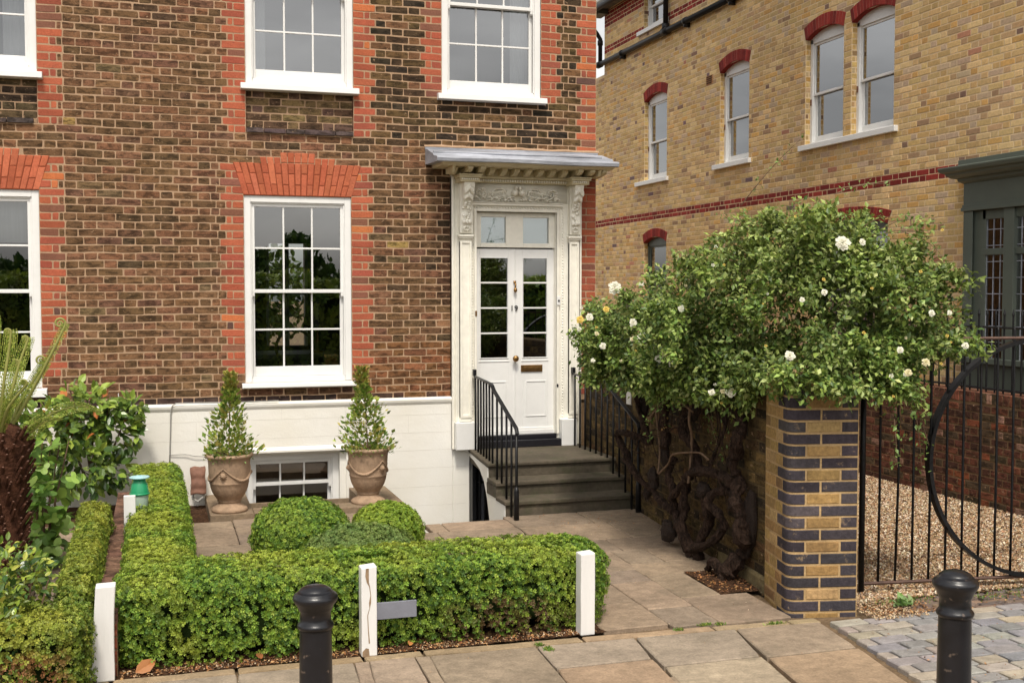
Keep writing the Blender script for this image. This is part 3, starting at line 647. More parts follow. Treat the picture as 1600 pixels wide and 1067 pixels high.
# transom lights
s = MB(); Y0, Y1 = .0, .05
def tr(x0, x1, z0, z1, y0=Y0): s.box(x0, x1, y0, y0+.05, z0, z1)
tr(3.105, 3.17, 2.485, 2.845); tr(3.90, 3.965, 2.485, 2.845); tr(3.435, 3.62, 2.485, 2.845); tr(3.17, 3.435, 2.795, 2.845); tr(3.62, 3.90, 2.795, 2.845); tr(3.17, 3.435, 2.485, 2.53); tr(3.62, 3.90, 2.485, 2.53)
tl = s.build('fanlight', M['stone_paint'], house, bevel=.004)
for q_ in ((3.17, 3.435), (3.62, 3.90)): s = MB(); s.box(q_[0], q_[1], .028, .032, 2.53, 2.795); s.build('pane', M['glass'], tl)
s = MB(); s.box(3.12, 3.96, .065, .07, 2.49, 2.84); s.box(3.12, 3.96, .058, .064, 2.745, 2.755); s.build('blind', M['blind'], tl)
# the door leaf
s = MB(); DY = .02
def dr(x0, x1, z0, z1, d=0, t=.04): s.box(x0, x1, DY-d, DY+t, z0, z1)
zs = [1.347, 2.384]
dr(3.108, 3.160, .56, 2.472); dr(3.465, 3.617, .56, 2.472); dr(3.890, 3.962, .56, 2.472)
for a, b in ((3.16, 3.465), (3.617, 3.89)): dr(a, b, .56, zs[0]); dr(a, b, zs[1], 2.472)
for a, b in ((3.16, 3.465), (3.617, 3.89)):
    for i in range(1, 4): z = zs[0]+(zs[1]-zs[0])*i/4; dr(a, b, z-.008, z+.008, -.006, .03)
    for x in (a, b-.008): dr(x, x+.008, zs[0], zs[1], .008, .01)
    dr(a+.008, b-.008, zs[0]-.0, zs[0]+.008, .008, .01); dr(a+.008, b-.008, zs[1]-.008, zs[1], .008, .01); dr(a-.012, b+.012, zs[0]-.034, zs[0]-.022, .006, .01)
for a, b in ((3.19, 3.44), (3.655, 3.875)):
    for (p, q, r_, t_) in ((a, b, .74, .75), (a, b, 1.10, 1.11), (a, a+.01, .75, 1.10), (b-.01, b, .75, 1.10)): dr(p, q, r_, t_, .006, .01)
dr(3.528, 3.536, .62, 2.472, .007); dr(3.540, 3.545, .62, 2.472, .004)
dr(3.108, 3.962, .56, .60, .022); dr(3.108, 3.962, .60, .625, .012)
door = s.build('front_door', M['white'], house, bevel=.002)
for q_ in ((3.16, 3.465), (3.617, 3.89)): s = MB(); s.box(q_[0], q_[1], DY+.012, DY+.016, *zs); s.build('pane', M['glass'], door)
s = MB(); s.box(3.60, 3.835, DY-.012, DY, 1.205, 1.275); s.box(3.628, 3.807, DY-.018, DY-.012, 1.222, 1.258); s.build('letter_box', M['brass'], door, bevel=.003)
s = MB(); s.tube([(3.532, DY, 1.345), (3.532, DY-.03, 1.345)], .012); s.blob((3.532, DY-.05, 1.345), (.033, .024, .033), 16, 10); s.build('door_knob', M['brass'], door, smooth=True)
s = MB(); s.box(3.52, 3.546, DY-.012, DY, 2.115, 2.145); s.tube([(3.533, DY-.012, 2.12), (3.533, DY-.035, 2.11), (3.533, DY-.032, 2.06)], [.009, .01, .008], 8); s.blob((3.533, DY-.03, 2.05), (.02, .016, .026), 10, 8); s.build('door_knocker', M['brass'], door, smooth=True)
s = MB(); s.blob((3.972, -.074, 1.06), (.011, .006, .02), 10, 8); s.build('keyhole_cover', M['black'], door, smooth=True)
s = MB(); s.box(3.962, 4.0, -.082, -.072, 1.895, 1.985); s.build('bell_plate', M['white'], door, bevel=.003)
s = MB(); s.tube([(3.981, -.082, 1.94), (3.981, -.088, 1.94)], .010, 12); s.build('bell_push', M['black'], door)
s = MB(); s.box(3.085, 3.105, -.08, -.072, 1.785, 1.84); s.build('lock_plate', M['brass'], door, bevel=.002)
for ch, x in (('1', 3.500), ('9', 3.545)):
    cu = bpy.data.curves.new('numeral', 'FONT'); cu.body = ch; cu.size = .082; cu.extrude = .003; cu.align_x = 'LEFT'
    to = bpy.data.objects.new('t', cu); COL.objects.link(to); bpy.context.view_layer.update()
    me = bpy.data.meshes.new_from_object(to.evaluated_get(bpy.context.evaluated_depsgraph_get())); bpy.data.objects.remove(to)
    me.materials.clear(); me.materials.append(M['black']); o = bpy.data.objects.new('numeral', me); COL.objects.link(o); o.parent = door
    o.rotation_euler = (R(90), 0, 0); o.location = (x-.018, DY-.010, 1.835)
s = MB(); s.box(3.06, 4.02, -.13, .05, .441, .515); s.box(3.10, 3.97, -.06, .05, .515, .562); s.build('threshold', M['black_paint'], house, bevel=.006)

# ---------------- front steps (with curved, painted string on the area side)
s = MB(); X0, X1 = 2.935, 4.22; shx = lambda y: .105*max(0, 1-abs(y)/1.06)
s.prism([(X0-.015, -1.085), (X1, -1.085), (X1, 0), (X0+.09, 0)], 2, .405, .44); s.prism([(X0, -1.065), (X1, -1.065), (X1, 0), (X0+.105, 0)], 2, .30, .405)
s.box(X0-.015, X1, -1.37, -1.066, .27, .31); s.box(X0-.008, X1, -1.35, -1.03, .155, .27)
s.box(X0-.01, X1, -1.63, -1.33, .14, .18); s.box(X0, X1, -1.61, -1.33, -.05, .14)
steps = s.build('front_steps', M['step_stone'], house, bevel=.01)
s = MB(); s.prism([(0, .394), (-1.06, .394), (-1.06, .268), (-1.345, .268), (-1.345, .139), (-1.605, .139), (-1.605, -.5), (-1.20, -.5), (-1.12, -.1), (-1.02, .10), (-.86, .235), (-.62, .315), (-.3, .35), (0, .36)], 0, X0-.004, X0+.16)
s.v = [(x+shx(y), y, z) for x, y, z in s.v]
s.build('stair_string', M['plinth'], house, bevel=.005)
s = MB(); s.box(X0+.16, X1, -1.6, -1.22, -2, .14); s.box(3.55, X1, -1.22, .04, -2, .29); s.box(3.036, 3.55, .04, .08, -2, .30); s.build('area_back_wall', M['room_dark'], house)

# ---------------- iron gate in the dark area under the steps
g = thing('area_gate', 'black iron bars of the basement gate in the dark opening under the front steps', 'gate', (3.2, -.12, -1))
for z in (.10, -.36): s = MB(); s.tube([(3.04, -.12, z), (3.54, -.12, z)], .012); s.build('rail', M['black'], g)
for x in (3.06, 3.115, 3.17, 3.225, 3.28, 3.335, 3.39, 3.445, 3.50): s = MB(); s.tube([(x, -.12, -1), (x, -.12, .30)], .011); s.build('bar', M['black'], g)
s = MB(); s.box(3.036, 3.075, -.14, -.02, -1.2, .34); s.build('frame', M['black'], g)
s = MB(); s.box(3.15, 3.19, -.06, .03, -1.3, .28); s.build('door_stile', M['slate'], g)

# ---------------- railings beside the steps
def stair_rail(x, label, sh=0):
    g = thing('stair_railing', label, 'railing', (x, -.02, .44), 'iron railings beside the front steps')
    s = MB(); pts = [(x, -.16, 1.175), (x, -1.0, 1.168), (x, -1.06, 1.155), (x, -1.12, 1.115), (x, -1.80, .845), (x, -1.83, .80)]
    for p, q in zip(pts, pts[1:]):
        s.add([(p[0]-.018, p[1], p[2]), (p[0]+.018, p[1], p[2]), (p[0]+.018, p[1], p[2]+.012), (p[0]-.018, p[1], p[2]+.012), (q[0]-.018, q[1], q[2]), (q[0]+.018, q[1], q[2]), (q[0]+.018, q[1], q[2]+.012), (q[0]-.018, q[1], q[2]+.012)],
              [(0, 1, 2, 3), (7, 6, 5, 4), (0, 4, 5, 1), (1, 5, 6, 2), (2, 6, 7, 3), (3, 7, 4, 0)])
    s.tube([(x, -.16, 1.18), (x, -.11, 1.18), (x, -.10, 1.22)], [.008, .008, .011], 6)
    s.box(x-.016, x+.016, -.155, -.10, 1.19, 1.25)
    s.v = [(v[0]+sh*max(0, 1-abs(v[1])/1.06), v[1], v[2]) for v in s.v]
    s.build('handrail', M['black'], g)
    ys = [-.18-.148*i for i in range(12)]
    for y in ys:
        top = 1.17 if y > -1.06 else 1.145-(abs(y)-1.06)*.39
        bot = .44 if y > -1.09 else .31 if y > -1.37 else .18 if y > -1.63 else .05
        s = MB(); last = y == ys[-1]
        s.tube([(x, y, bot-.01), (x+.001, y, (top+bot)/2), (x, y, top)], .0105 if not last else .013, 8)
        if last: s.tube([(x, y, bot), (x, y, .30), (x, y, .34)], [.024, .022, .014], 10)
        s.v = [(v[0]+sh*max(0, 1-abs(v[1])/1.06), v[1], v[2]) for v in s.v]
        s.build('baluster' if not last else 'end_post', M['black'], g, smooth=True)
stair_rail(2.975, 'left of the two black iron stair railings, beside the dark area opening', .10)
stair_rail(4.125, 'right of the two black iron stair railings, against the garden wall')

# ================================================================== THE GROUND
# one base sheet to the horizon, with the sunk area left open
s = MB()
xs = [-200, -.5, .22, .42, 2.16, 2.935, 3.09, 4.6, 7.45, 200]; ys = [-200, -5.0, -1.72, -1.06, 0, 60]
s.add([(-200, -200, -.03), (200, -200, -.03), (200, -5, -.03), (-200, -5, -.03)], [(0, 1, 2, 3)])
for x0, x1, y0, y1 in ((-200, 2.15, -5, -1.06), (2.15, 200, -5, -1.72), (-200, .78, -1.06, 0), (1.8, 2.15, -1.06, 0), (3.6, 200, -1.72, 0), (2.95, 3.6, -1.72, -1.56), (-200, 200, 8, 200), (-200, -3.3, 0, 8), (4.42, 200, 0, 8)):
    s.add([(x0, y0, -.03), (x1, y0, -.03), (x1, y1, -.03), (x0, y1, -.03)], [(0, 1, 2, 3)])
tag(s.build('ground', M['joint']), kind='structure')
s = MB(); s.box(2.10, 3.6, -1.75, 0, -2.05, -2.0); s.box(2.10, 2.16, -1.75, 0, -2.0, -.04); s.box(2.16, 3.1, -1.80, -1.74, -2, -.04); s.box(.7, .78, -1.1, 0, -.8, -.04); s.box(1.8, 1.88, -1.1, 0, -.8, -.04); s.box(.78, 1.8, -1.1, -.82, -.8, .03); s.box(.78, 1.8, -.82, 0, -.85, -.8)
tag(s.build('basement_area', M['plinth']), kind='structure')

def slab(s, poly, top=None, t=.04, col=None, gap=.0036, tilt=.002):
    """paving slab from a plan polygon; follows the gentle fall of the ground"""
    cx = sum(p[0] for p in poly)/len(poly); cy = sum(p[1] for p in poly)/len(poly); out = []; n = len(poly)
    pts = []
    for i in range(n):                                                 # subdivide and roughen the edge
        a, b = Vector(poly[i]), Vector(poly[(i+1) % n]); k = max(1, int((b-a).length/.07))
        for j in range(k):
            p = a+(b-a)*j/k; d = (Vector((cx, cy))-p).normalized(); w = gap*(1+.8*mn.noise(Vector((p.x*14, p.y*14, 0))))+(.006 if j == 0 else 0); pts.append(p+d*w)
    tx, ty, tz = random.uniform(-tilt, tilt), random.uniform(-tilt, tilt), random.uniform(-.0015, .0015); n = len(pts); vs = []
    for ins, dz in ((0, -t), (0, -.006), (.007, 0)):
        for p in pts:
            d = (Vector((cx, cy))-p).normalized(); q = p+d*ins; z = (gz(q.y) if top is None else top)+tx*(q.x-cx)+ty*(q.y-cy)+tz+dz; vs.append((q.x, q.y, z))
    c0 = len(vs); vs.append((cx, cy, (gz(cy) if top is None else top)+tz))
    fs = [(2*n+i, 2*n+(i+1) % n, c0) for i in range(n)]
    for r_ in (0, 1):
        for i in range(n): fs.append((r_*n+i, r_*n+(i+1) % n, (r_+1)*n+(i+1) % n, (r_+1)*n+i))
    s.add(vs, fs, col or jit(random.choice(YORK), .06, .012))
YORK = [lin(146, 129, 111), lin(142, 126, 108), lin(150, 133, 115), lin(139, 124, 107), lin(145, 131, 115), lin(138, 122, 103)]
def rect(x0, x1, y0, y1): return [(x0, y0), (x1, y0), (x1, y1), (x0, y1)]
# --- pavement
s = MB()
pe = lambda x: -4.93-.035*max(0, x-1.3)                                # back edge of the pavement
for x0, x1 in ((-2.5, -.9), (-.9, -.25), (-.25, .39), (.39, 1.08), (1.08, 1.42), (1.42, 2.37), (2.37, 3.21), (3.21, 3.72), (3.72, 3.92)):
    slab(s, [(x0, pe(x0)-.085), (x1, pe(x1)-.085), (x1, pe(x1)), (x0, pe(x0))], col=jit(lin(148, 128, 102), .08), gap=.003)
yk = lambda x: pe(x)-.088
V1 = lambda x, xb: (x, xb)
def ps(xa, xb, xc, xd, y0f, y1f, col=None): slab(s, [(xc, y1f(xc)), (xd, y1f(xd)), (xb, y0f(xb)), (xa, y0f(xa))], col=col)
c_ = lambda v: (lambda x: v)
ps(-2.6, -.95, -2.7, -1.0, yk, c_(-5.6)); ps(-.95, -.22, -1.0, -.26, yk, c_(-5.6)); ps(-.22, .39, -.26, .37, yk, c_(-5.62)); ps(.39, 1.02, .37, .98, yk, c_(-5.62))
ps(1.02, 1.10, .98, 1.06, yk, c_(-5.5)); ps(1.10, 1.36, 1.06, 1.34, yk, c_(-5.46)); ps(1.36, 1.44, 1.34, 1.41, yk, c_(-5.7))
ps(1.44, 2.07, 1.41, 2.03, yk, c_(-5.72)); ps(2.07, 2.68, 2.05, 2.62, yk, c_(-5.44)); ps(2.68, 3.33, 2.62, 3.22, yk, c_(-5.585)); ps(3.33, 3.90, 3.24, 3.83, yk, c_(-5.61))
ps(2.05, 2.62, 1.98, 2.55, c_(-5.455), c_(-6.1), lin(148, 126, 104)); ps(2.62, 3.22, 2.53, 3.12, c_(-5.60), c_(-6.25), lin(150, 136, 116)); ps(3.24, 3.83, 3.14, 3.72, c_(-5.625), c_(-6.3), lin(148, 127, 104))
y = -5.75
for r_ in range(14):
    x = -4+random.uniform(0, .5); h = random.uniform(.5, .65)
    while x < 3.7-.07*r_:
        w = min(random.uniform(.55, .9), 3.83-.14*(abs(y)-5.6)-x)
        yy = y if x < 1.98 else y-.55
        if w > .2: slab(s, rect(x, x+w, yy-h, yy))
        x += max(w, .2)
    y -= h
tag(s.build('pavement', M['york']), kind='structure')
# --- garden path and paving
s = MB()
pc = lambda: jit(random.choice([lin(138, 121, 103), lin(133, 117, 100), lin(142, 124, 105), lin(130, 115, 100)]), .06, .012)
G = [(2.55, 2.99, -4.88, -4.385), (2.99, 3.31, -4.93, -4.555), (2.55, 2.99, -4.385, -3.93), (2.99, 3.31, -4.555, -3.93), (3.31, 3.80, -4.96, -4.375), (3.31, 3.61, -4.375, -3.80), (3.31, 4.0, -3.80, -3.47),
     (2.99, 3.31, -3.93, -3.62), (2.6, 2.99, -3.93, -3.40), (2.99, 3.34, -3.62, -3.07), (3.34, 3.62, -3.47, -3.07), (3.62, 4.07, -3.47, -3.07), (3.45, 4.1, -3.07, -2.68), (2.99, 3.45, -3.07, -2.68), (2.6, 2.99, -3.40, -2.70),
     (2.9, 3.7, -2.68, -2.1), (3.7, 4.15, -2.68, -2.1), (2.2, 2.9, -2.70, -2.06), (2.9, 3.6, -2.1, -1.62), (3.6, 4.2, -2.1, -1.62), (2.17, 2.31, -2.06, -1.74), (2.31, 2.9, -2.06, -1.74)]
for x0, x1, y0, y1 in G: slab(s, rect(x0, x1, y0, y1), col=pc())
for x0, x1, y0, y1 in ((.22, .61, -1.40, -1.1), (.61, 1.3, -1.40, -1.02), (.22, .61, -2.03, -1.40), (.61, 1.1, -1.69, -1.40), (.61, 1.1, -2.06, -1.69), (.22, .75, -2.7, -2.05), (.75, 1.4, -2.7, -2.06), (.22, .9, -3.4, -2.7), (.9, 1.7, -3.4, -2.7), (1.1, 1.9, -2.06, -1.4), (1.3, 1.94, -1.4, -1.06), (1.4, 2.2, -2.7, -2.06), (1.7, 2.6, -3.4, -2.7), (.22, 1.0, -4.1, -3.4), (1.0, 2.6, -4.1, -3.4)):
    slab(s, rect(x0, x1, y0, y1), col=pc())
for x0, x1, y0, y1 in ((-1.4, -.6, -2.6, -1.9), (-.6, -.3, -2.6, -1.9), (-1.4, -.8, -3.3, -2.6), (-.8, -.3, -3.3, -2.6), (-1.4, -.5, -1.9, -.9), (-1.4, -.5, -4.2, -3.3)): slab(s, rect(x0, x1, y0, y1), col=pc())
tag(s.build('garden_path', M['york']), kind='structure')
s = MB(); s.box(.80, 1.80, -1.06, -.83, -.02, .102); s.box(.425, .80, -1.06, -.03, -.05, .10); s.box(1.80, 2.16, -.83, -.03, -.05, .10); s.box(1.80, 1.95, -1.06, -.83, -.03, .099)
s.prism([(-.83, -.03), (-.83, .10), (-1.5, .10), (-1.64, .092), (-1.74, .07), (-1.78, .03), (-1.78, -.03)], 0, 1.955, 2.16)
s.box(.78, 1.80, -.045, -.031, -.8, .0)
tag(s.build('coping_ledge', M['platform'], bevel=.008), kind='structure')
# --- soil beds
def bed(s, poly, z, n=26, fall=True):
    xs_ = [p[0] for p in poly]; ys_ = [p[1] for p in poly]; x0, x1, y0, y1 = min(xs_), max(xs_), min(ys_), max(ys_); vs = []
    nx = max(2, int((x1-x0)/.05)); ny = max(2, int((y1-y0)/.05))
    for j in range(ny+1):
        for i in range(nx+1):
            x = x0+(x1-x0)*i/nx; y = y0+(y1-y0)*j/ny; vs.append((x, y, z+(gz(y) if fall else 0)+.012*mn.noise(Vector((x*9, y*9, 1)))+.008*mn.noise(Vector((x*30, y*30, 4)))))
    s.add(vs, [(j*(nx+1)+i, j*(nx+1)+i+1, (j+1)*(nx+1)+i+1, (j+1)*(nx+1)+i) for j in range(ny) for i in range(nx)])
s = MB(); bed(s, rect(3.61, 4.05, -4.375, -3.80), .004); bed(s, rect(-.32, 2.56, -4.92, -4.15), .0); bed(s, rect(-.22, .22, -4.15, -.5), .0); bed(s, rect(-2, -.32, -5.0, -4.2), .01); bed(s, rect(-.55, -.32, -4.2, -1.6), .01); bed(s, rect(.22, .425, -1.1, 0), -.045); bed(s, rect(-1.6, -.2, -1.1, 0), .0)
tag(s.build('soil', M['soil']), kind='structure')
# --- granite setts of the crossover, slate-on-edge row, gravel drive
s = MB(); y = -5.13; r_ = 0
while y > -9.5:
    h = random.uniform(.105, .125); xL = 3.93-.14*(abs(y)-5.2)+.01; x = xL+(0 if r_ % 2 else -.0)+(.09 if r_ % 2 else 0)
    if r_ % 2: slab(s, rect(xL, x, y-h, y), t=.06, gap=.006, tilt=.02, col=jit(lin(146, 138, 128), .1))
    while x < 8.5:
        w = random.uniform(.17, .25); c = random.choice([lin(134, 131, 129), lin(142, 138, 133), lin(126, 125, 126), lin(150, 142, 131), lin(136, 132, 130), lin(128, 127, 128), lin(156, 144, 128), lin(148, 142, 132)])
        slab(s, [(x, y-h), (x+w, y-h+random.uniform(-.01, .01)), (x+w, y), (x, y)], t=.06, gap=random.uniform(.004, .009), tilt=.02, col=jit(c, .12), top=random.uniform(-.003, .004)); x += w
    y -= h; r_ += 1
tag(s.build('granite_setts', M['sett']), kind='structure')
s = MB(); y = -4.80
while y > -5.10:
    h = .055; x = 4.55+random.uniform(-.1, .1)
    while x < 8.5:
        w = random.uniform(.18, .24); slab(s, rect(x, x+w, y-h, y), t=.05, gap=.006, tilt=.05, top=random.uniform(-.012, -.002), col=jit(random.choice([lin(112, 96, 86), lin(98, 88, 84), lin(130, 108, 90)]), .15)); x += w
    y -= h
tag(s.build('brick_edging', M['sett']), kind='structure')
s = MB(); bed(s, rect(4.3, 8.4, -4.80, 9), -.014, fall=False); tag(s.build('gravel_drive', M['carpet']), kind='structure')
# loose stones of the gravel drive
N = 62000; p = np.column_stack([rng.uniform(4.3, 7.45, N), -4.82+rng.uniform(0, 1, N)**1.2*5.0, np.full(N, .012)])
ov = np.array([(1, 0, 0), (-1, 0, 0), (0, 1, 0), (0, -1, 0), (0, 0, 1), (0, 0, -1.)]); of = [(0, 2, 4), (2, 1, 4), (1, 3, 4), (3, 0, 4), (2, 0, 5), (1, 2, 5)]
peb = pick([lin(180, 154, 120), lin(162, 134, 100), lin(192, 172, 144), lin(150, 120, 92), lin(168, 128, 96), lin(120, 100, 84), lin(214, 200, 178)], N, br=.2)
s = MB(); s.inst(ov, of, p, frames(rdir(N), rdir(N)), np.column_stack([rng.uniform(.008, .018, N), rng.uniform(.007, .014, N), rng.uniform(.004, .009, N)]), peb)
tag(s.build('gravel', M['stone']), 'loose tan gravel covering the drive behind the iron gate', 'gravel', kind='stuff')
# grit, leaf crumbs and litter swept against pier, hedge and soil
s = MB()
def strew(n, x0, x1, y0, y1, pal, sz, zf=None, flat=False):
    pp = np.column_stack([rng.uniform(x0, x1, n), rng.uniform(y0, y1, n), np.zeros(n)]); pp[:, 2] = [gz(v)+.006 for v in pp[:, 1]]
    if flat:
        d = rdir(n); d[:, 2] *= .35; s.inst(LEAF_V, LEAF_F, pp, frames(d, rdir(n)*.6+np.array([0, 0, 1])), rng.uniform(*sz, n), pick(pal, n, br=.25), 0)
    else: s.inst(ov, of, pp, frames(rdir(n), rdir(n)), np.column_stack([rng.uniform(*sz, n)*k for k in (1, .8, .6)]), pick(pal, n, br=.25), 0)
GR = [lin(190, 164, 130), lin(150, 124, 96), lin(120, 98, 78), lin(210, 190, 160)]; DL = [lin(120, 80, 50), lin(150, 104, 64), lin(96, 66, 44), lin(170, 130, 86)]
strew(900, 4.25, 4.65, -5.2, -4.8, GR, (.004, .010)); strew(500, 4.3, 4.75, -5.15, -4.85, DL, (.012, .028), flat=True)
strew(1100, -.2, 2.5, -4.93, -4.80, GR+DL, (.003, .008)); strew(700, -.2, 2.5, -4.92, -4.78, DL, (.012, .035), flat=True)
strew(900, 3.62, 4.0, -4.36, -3.82, DL+[lin(70, 50, 36)], (.01, .03), flat=True); strew(120, 3.2, 4.1, -2.3, -1.66, DL, (.008, .02), flat=True)
strew(350, 4.4, 7.3, -5.1, -4.8, DL, (.01, .025), flat=True); strew(260, 4.0, 6.0, -6.6, -5.1, DL, (.008, .022), flat=True); strew(160, 2.6, 3.9, -4.9, -2.0, DL+GR, (.004, .012), flat=True); strew(160, .3, 3.6, -5.9, -5.0, DL+GR, (.003, .009), flat=True)
tag(s.build('leaf_litter', M['stone']), 'dry leaves and grit strewn along the hedge foot, pier and joints', 'leaf litter', kind='stuff')
def grass(spots, name, label, n=60, h=(.01, .035), col=None):
    s = MB()
    for (x, y, rx, ry, k) in spots:
        m = int(n*k); pp = np.column_stack([x+rng.normal(0, rx, m), y+rng.normal(0, ry, m), np.zeros(m)]); pp[:, 2] = [gz(v) for v in pp[:, 1]]
        d = rdir(m); d[:, 2] = np.abs(d[:, 2])+.5; s.inst([(0, .12, 0), (0, -.12, 0), (.6, -.07, .03), (1, 0, .2), (.6, .07, .03)], [(0, 1, 2, 4), (4, 2, 3, 3)][:1]+[(4, 2, 3, 4)][:0], pp, frames(d, rdir(m)), rng.uniform(*h, m), pick(col or [lin(110, 140, 60), lin(140, 150, 70), lin(90, 120, 50)], m))
    return tag(s.build(name, M['leaf']), label, 'grass', kind='stuff')
grass([(4.9, -4.78, .35, .03, 7), (4.65, -4.88, .12, .04, 4), (6.0, -4.80, .3, .05, 6), (5.4, -4.95, .2, .05, 3), (6.6, -4.9, .3, .07, 5)], 'mossy_grass', 'short yellow green moss and grass growing along the foot of the gate')
tag(grass([(2.09, -5.035, .012, .012, 2), (2.115, -5.13, .014, .014, 2.6)], 'grass_tuft', ''), 'pair of small green grass tufts in a paving joint before the hedge', 'grass tuft')
tag(grass([(2.99, -5.01, .018, .008, 1.3), (3.19, -4.965, .022, .008, 2), (3.62, -5.07, .03, .006, 1.6), (3.28, -4.98, .02, .01, .8)], 'path_weeds', ''), 'weeds sprouting in the joint where the garden path meets the pavement', 'weeds')
# green weed beside the pier
s = MB(); n = 46; d = rdir(n); d[:, 2] = np.abs(d[:, 2])*.9+.25; s.inst(WIDE_V, WIDE_F, np.array([4.60, -4.98, .01])+rng.normal(0, .02, (n, 3))*np.array([1.6, .8, .1]), frames(d, rdir(n)*.5+np.array([0, 0, 1])), rng.uniform(.04, .085, n), pick([lin(140, 165, 110), lin(115, 145, 80)], n))
tag(s.build('dandelion_weed', M['leaf']), 'grey green leafy weed growing in the gravel right of the pier', 'weed')
s = MB(); s.box(5.62, 5.68, -4.93, -4.90, .0, .012); s.blob((5.65, -4.915, .014), (.035, .02, .008), 8, 5, nz=.5); tag(s.build('crumpled_wrapper', M['white']), 'small crumpled white wrapper lying before the iron gate', 'litter')
def big_leaf(x, y, label, sc, rz, c):
    v = np.array(WIDE_V); s = MB(); s.inst(v, WIDE_F, np.array([[x, y, gz(y)+.02]]), frames(np.array([[math.cos(rz), math.sin(rz), .35]]), np.array([[.2, -.8, .6]])), np.array([sc]), np.array([c])); return tag(s.build('dead_leaf', M['leaf']), label, 'dead leaf')
big_leaf(-.13, -4.90, 'large curled brown dead leaf on the soil beside the leftmost white post', .13, .5, lin(176, 118, 72))
big_leaf(.53, -4.87, 'brown dead leaf under the hedge behind the left bollard', .07, 1.8, lin(150, 96, 60))
big_leaf(1.36, -4.88, 'orange brown dead leaf just right of the split white post', .06, 1.2, lin(190, 130, 76))

# ================================================================== PIER, GARDEN WALL, RED WALL, LOW WALL
def path_bricks(mb, path, rows, z0, g, closed=False):
    """rows: function r -> list of (s0, s1, col, palette idx) along the plan path; the path is a dense polyline"""
    P = [Vector(p) for p in path]; D = [0]
    for a, b in zip(P, P[1:]): D.append(D[-1]+(b-a).length)
    def at(s_):
        s_ = max(0, min(D[-1]-1e-6, s_)); i = max(j for j in range(len(D)-1) if D[j] <= s_); t = (s_-D[i])/(D[i+1]-D[i]); p = P[i].lerp(P[i+1], t); d = (P[i+1]-P[i]).normalized(); return p, Vector((d.y, -d.x))
    for r_ in range(int(1e3)):
        lst = rows(r_)
        if lst is None: break
        for a, b, col in lst:
            h = .0068; a += h; b -= h; cuts = [a]+[x for x in D if a+.004 < x < b-.004]+[b]; zz = (z0+r_*g+h, z0+(r_+1)*g-h); vs = []; jz = [random.uniform(-.0015, .0015) for _ in range(2)]; pr = .004+random.uniform(-.001, .0015)
            for k, cc in enumerate(cuts):
                e = .004 if k == 0 else -.004 if k == len(cuts)-1 else 0
                p, nn = at(cc); pi, ni = at(cc+e)
                for z in (zz[0]+jz[0], zz[1]+jz[1]):
                    zi = z+.004*(1 if z < (zz[0]+zz[1])/2 else -1)
                    vs += [(*(p-nn*.006), z), (*(p+nn*(pr-.003)), z), (*(pi+ni*pr), zi)]
            fs = []
            for k in range(len(cuts)-1):
                o, q = k*6, (k+1)*6
                fs += [(o+2, q+2, q+5, o+5), (o+0, q+0, q+1, o+1), (o+1, q+1, q+2, o+2), (o+5, q+5, q+4, o+4), (o+4, q+4, q+3, o+3)]
            fs += [(1, 4, 3, 0), (2, 5, 4, 1)]; e = (len(cuts)-1)*6; fs += [(e, e+3, e+4, e+1), (e+1, e+4, e+5, e+2)]
            mb.add(vs, fs, col)
pier = thing('gate_pier', 'square brick gate pier of yellow stock bricks banded with rounded dark blue bricks', 'gate pier', (4.05, -4.7, 0))
ang = R(-12); ex = Vector((math.cos(ang), math.sin(ang))); ey = Vector((-math.sin(ang), math.cos(ang))); FL = Vector((3.80, -4.895)); Wd, Dp, rr = .455, .46, .06
pth = [FL+ey*Dp]+[FL+ex*rr+ey*rr+(-ex*math.cos(a)-ey*math.sin(a))*rr for a in [math.pi/2*i/7 for i in range(8)]]+[FL+ex*Wd, FL+ex*Wd+ey*Dp]
Ls = Dp-rr; La = math.pi/2*rr; c0 = Ls+La/2; endF = Ls+La+Wd-rr
NR = 21; gP = .0762
def prow(r_):
    if r_ >= NR: return None
    r_ += 1
    Y = lambda: jit(wchoice(PIERY), .12); K = lambda: jit(wchoice(PIERB), .12)
    right = [(endF, endF+.11 if r_ % 2 else endF+.225, K()), (endF+.11 if r_ % 2 else endF+.225, endF+.34, Y()), (endF+.34, endF+Dp, Y())]
    if r_ % 2 == 0: return [(0, .215, Y()), (.215, c0-.10, Y()), (c0-.10, c0+.195, K()), (c0+.195, endF, K())]+right
    return [(0, .10, Y()), (.10, c0-.195, Y()), (c0-.195, c0+.10, K()), (c0+.10, c0+.325, Y()), (c0+.325, endF, K())]+right
s = MB(); path_bricks(s, pth, prow, -.072, gP)
n = len(pth); H = NR*gP-.068; vs = [(*p, -.05) for p in pth]+[(*p, H) for p in pth]
s.add(vs, [(i, i+1, i+1+n, i+n) for i in range(n-1)]+[(n-1, 0, n, 2*n-1), tuple(range(n, 2*n))], (.5, .5, .5), 1)
s.build('brickwork', [M['pier_brick'], M['pier_mortar']], pier)

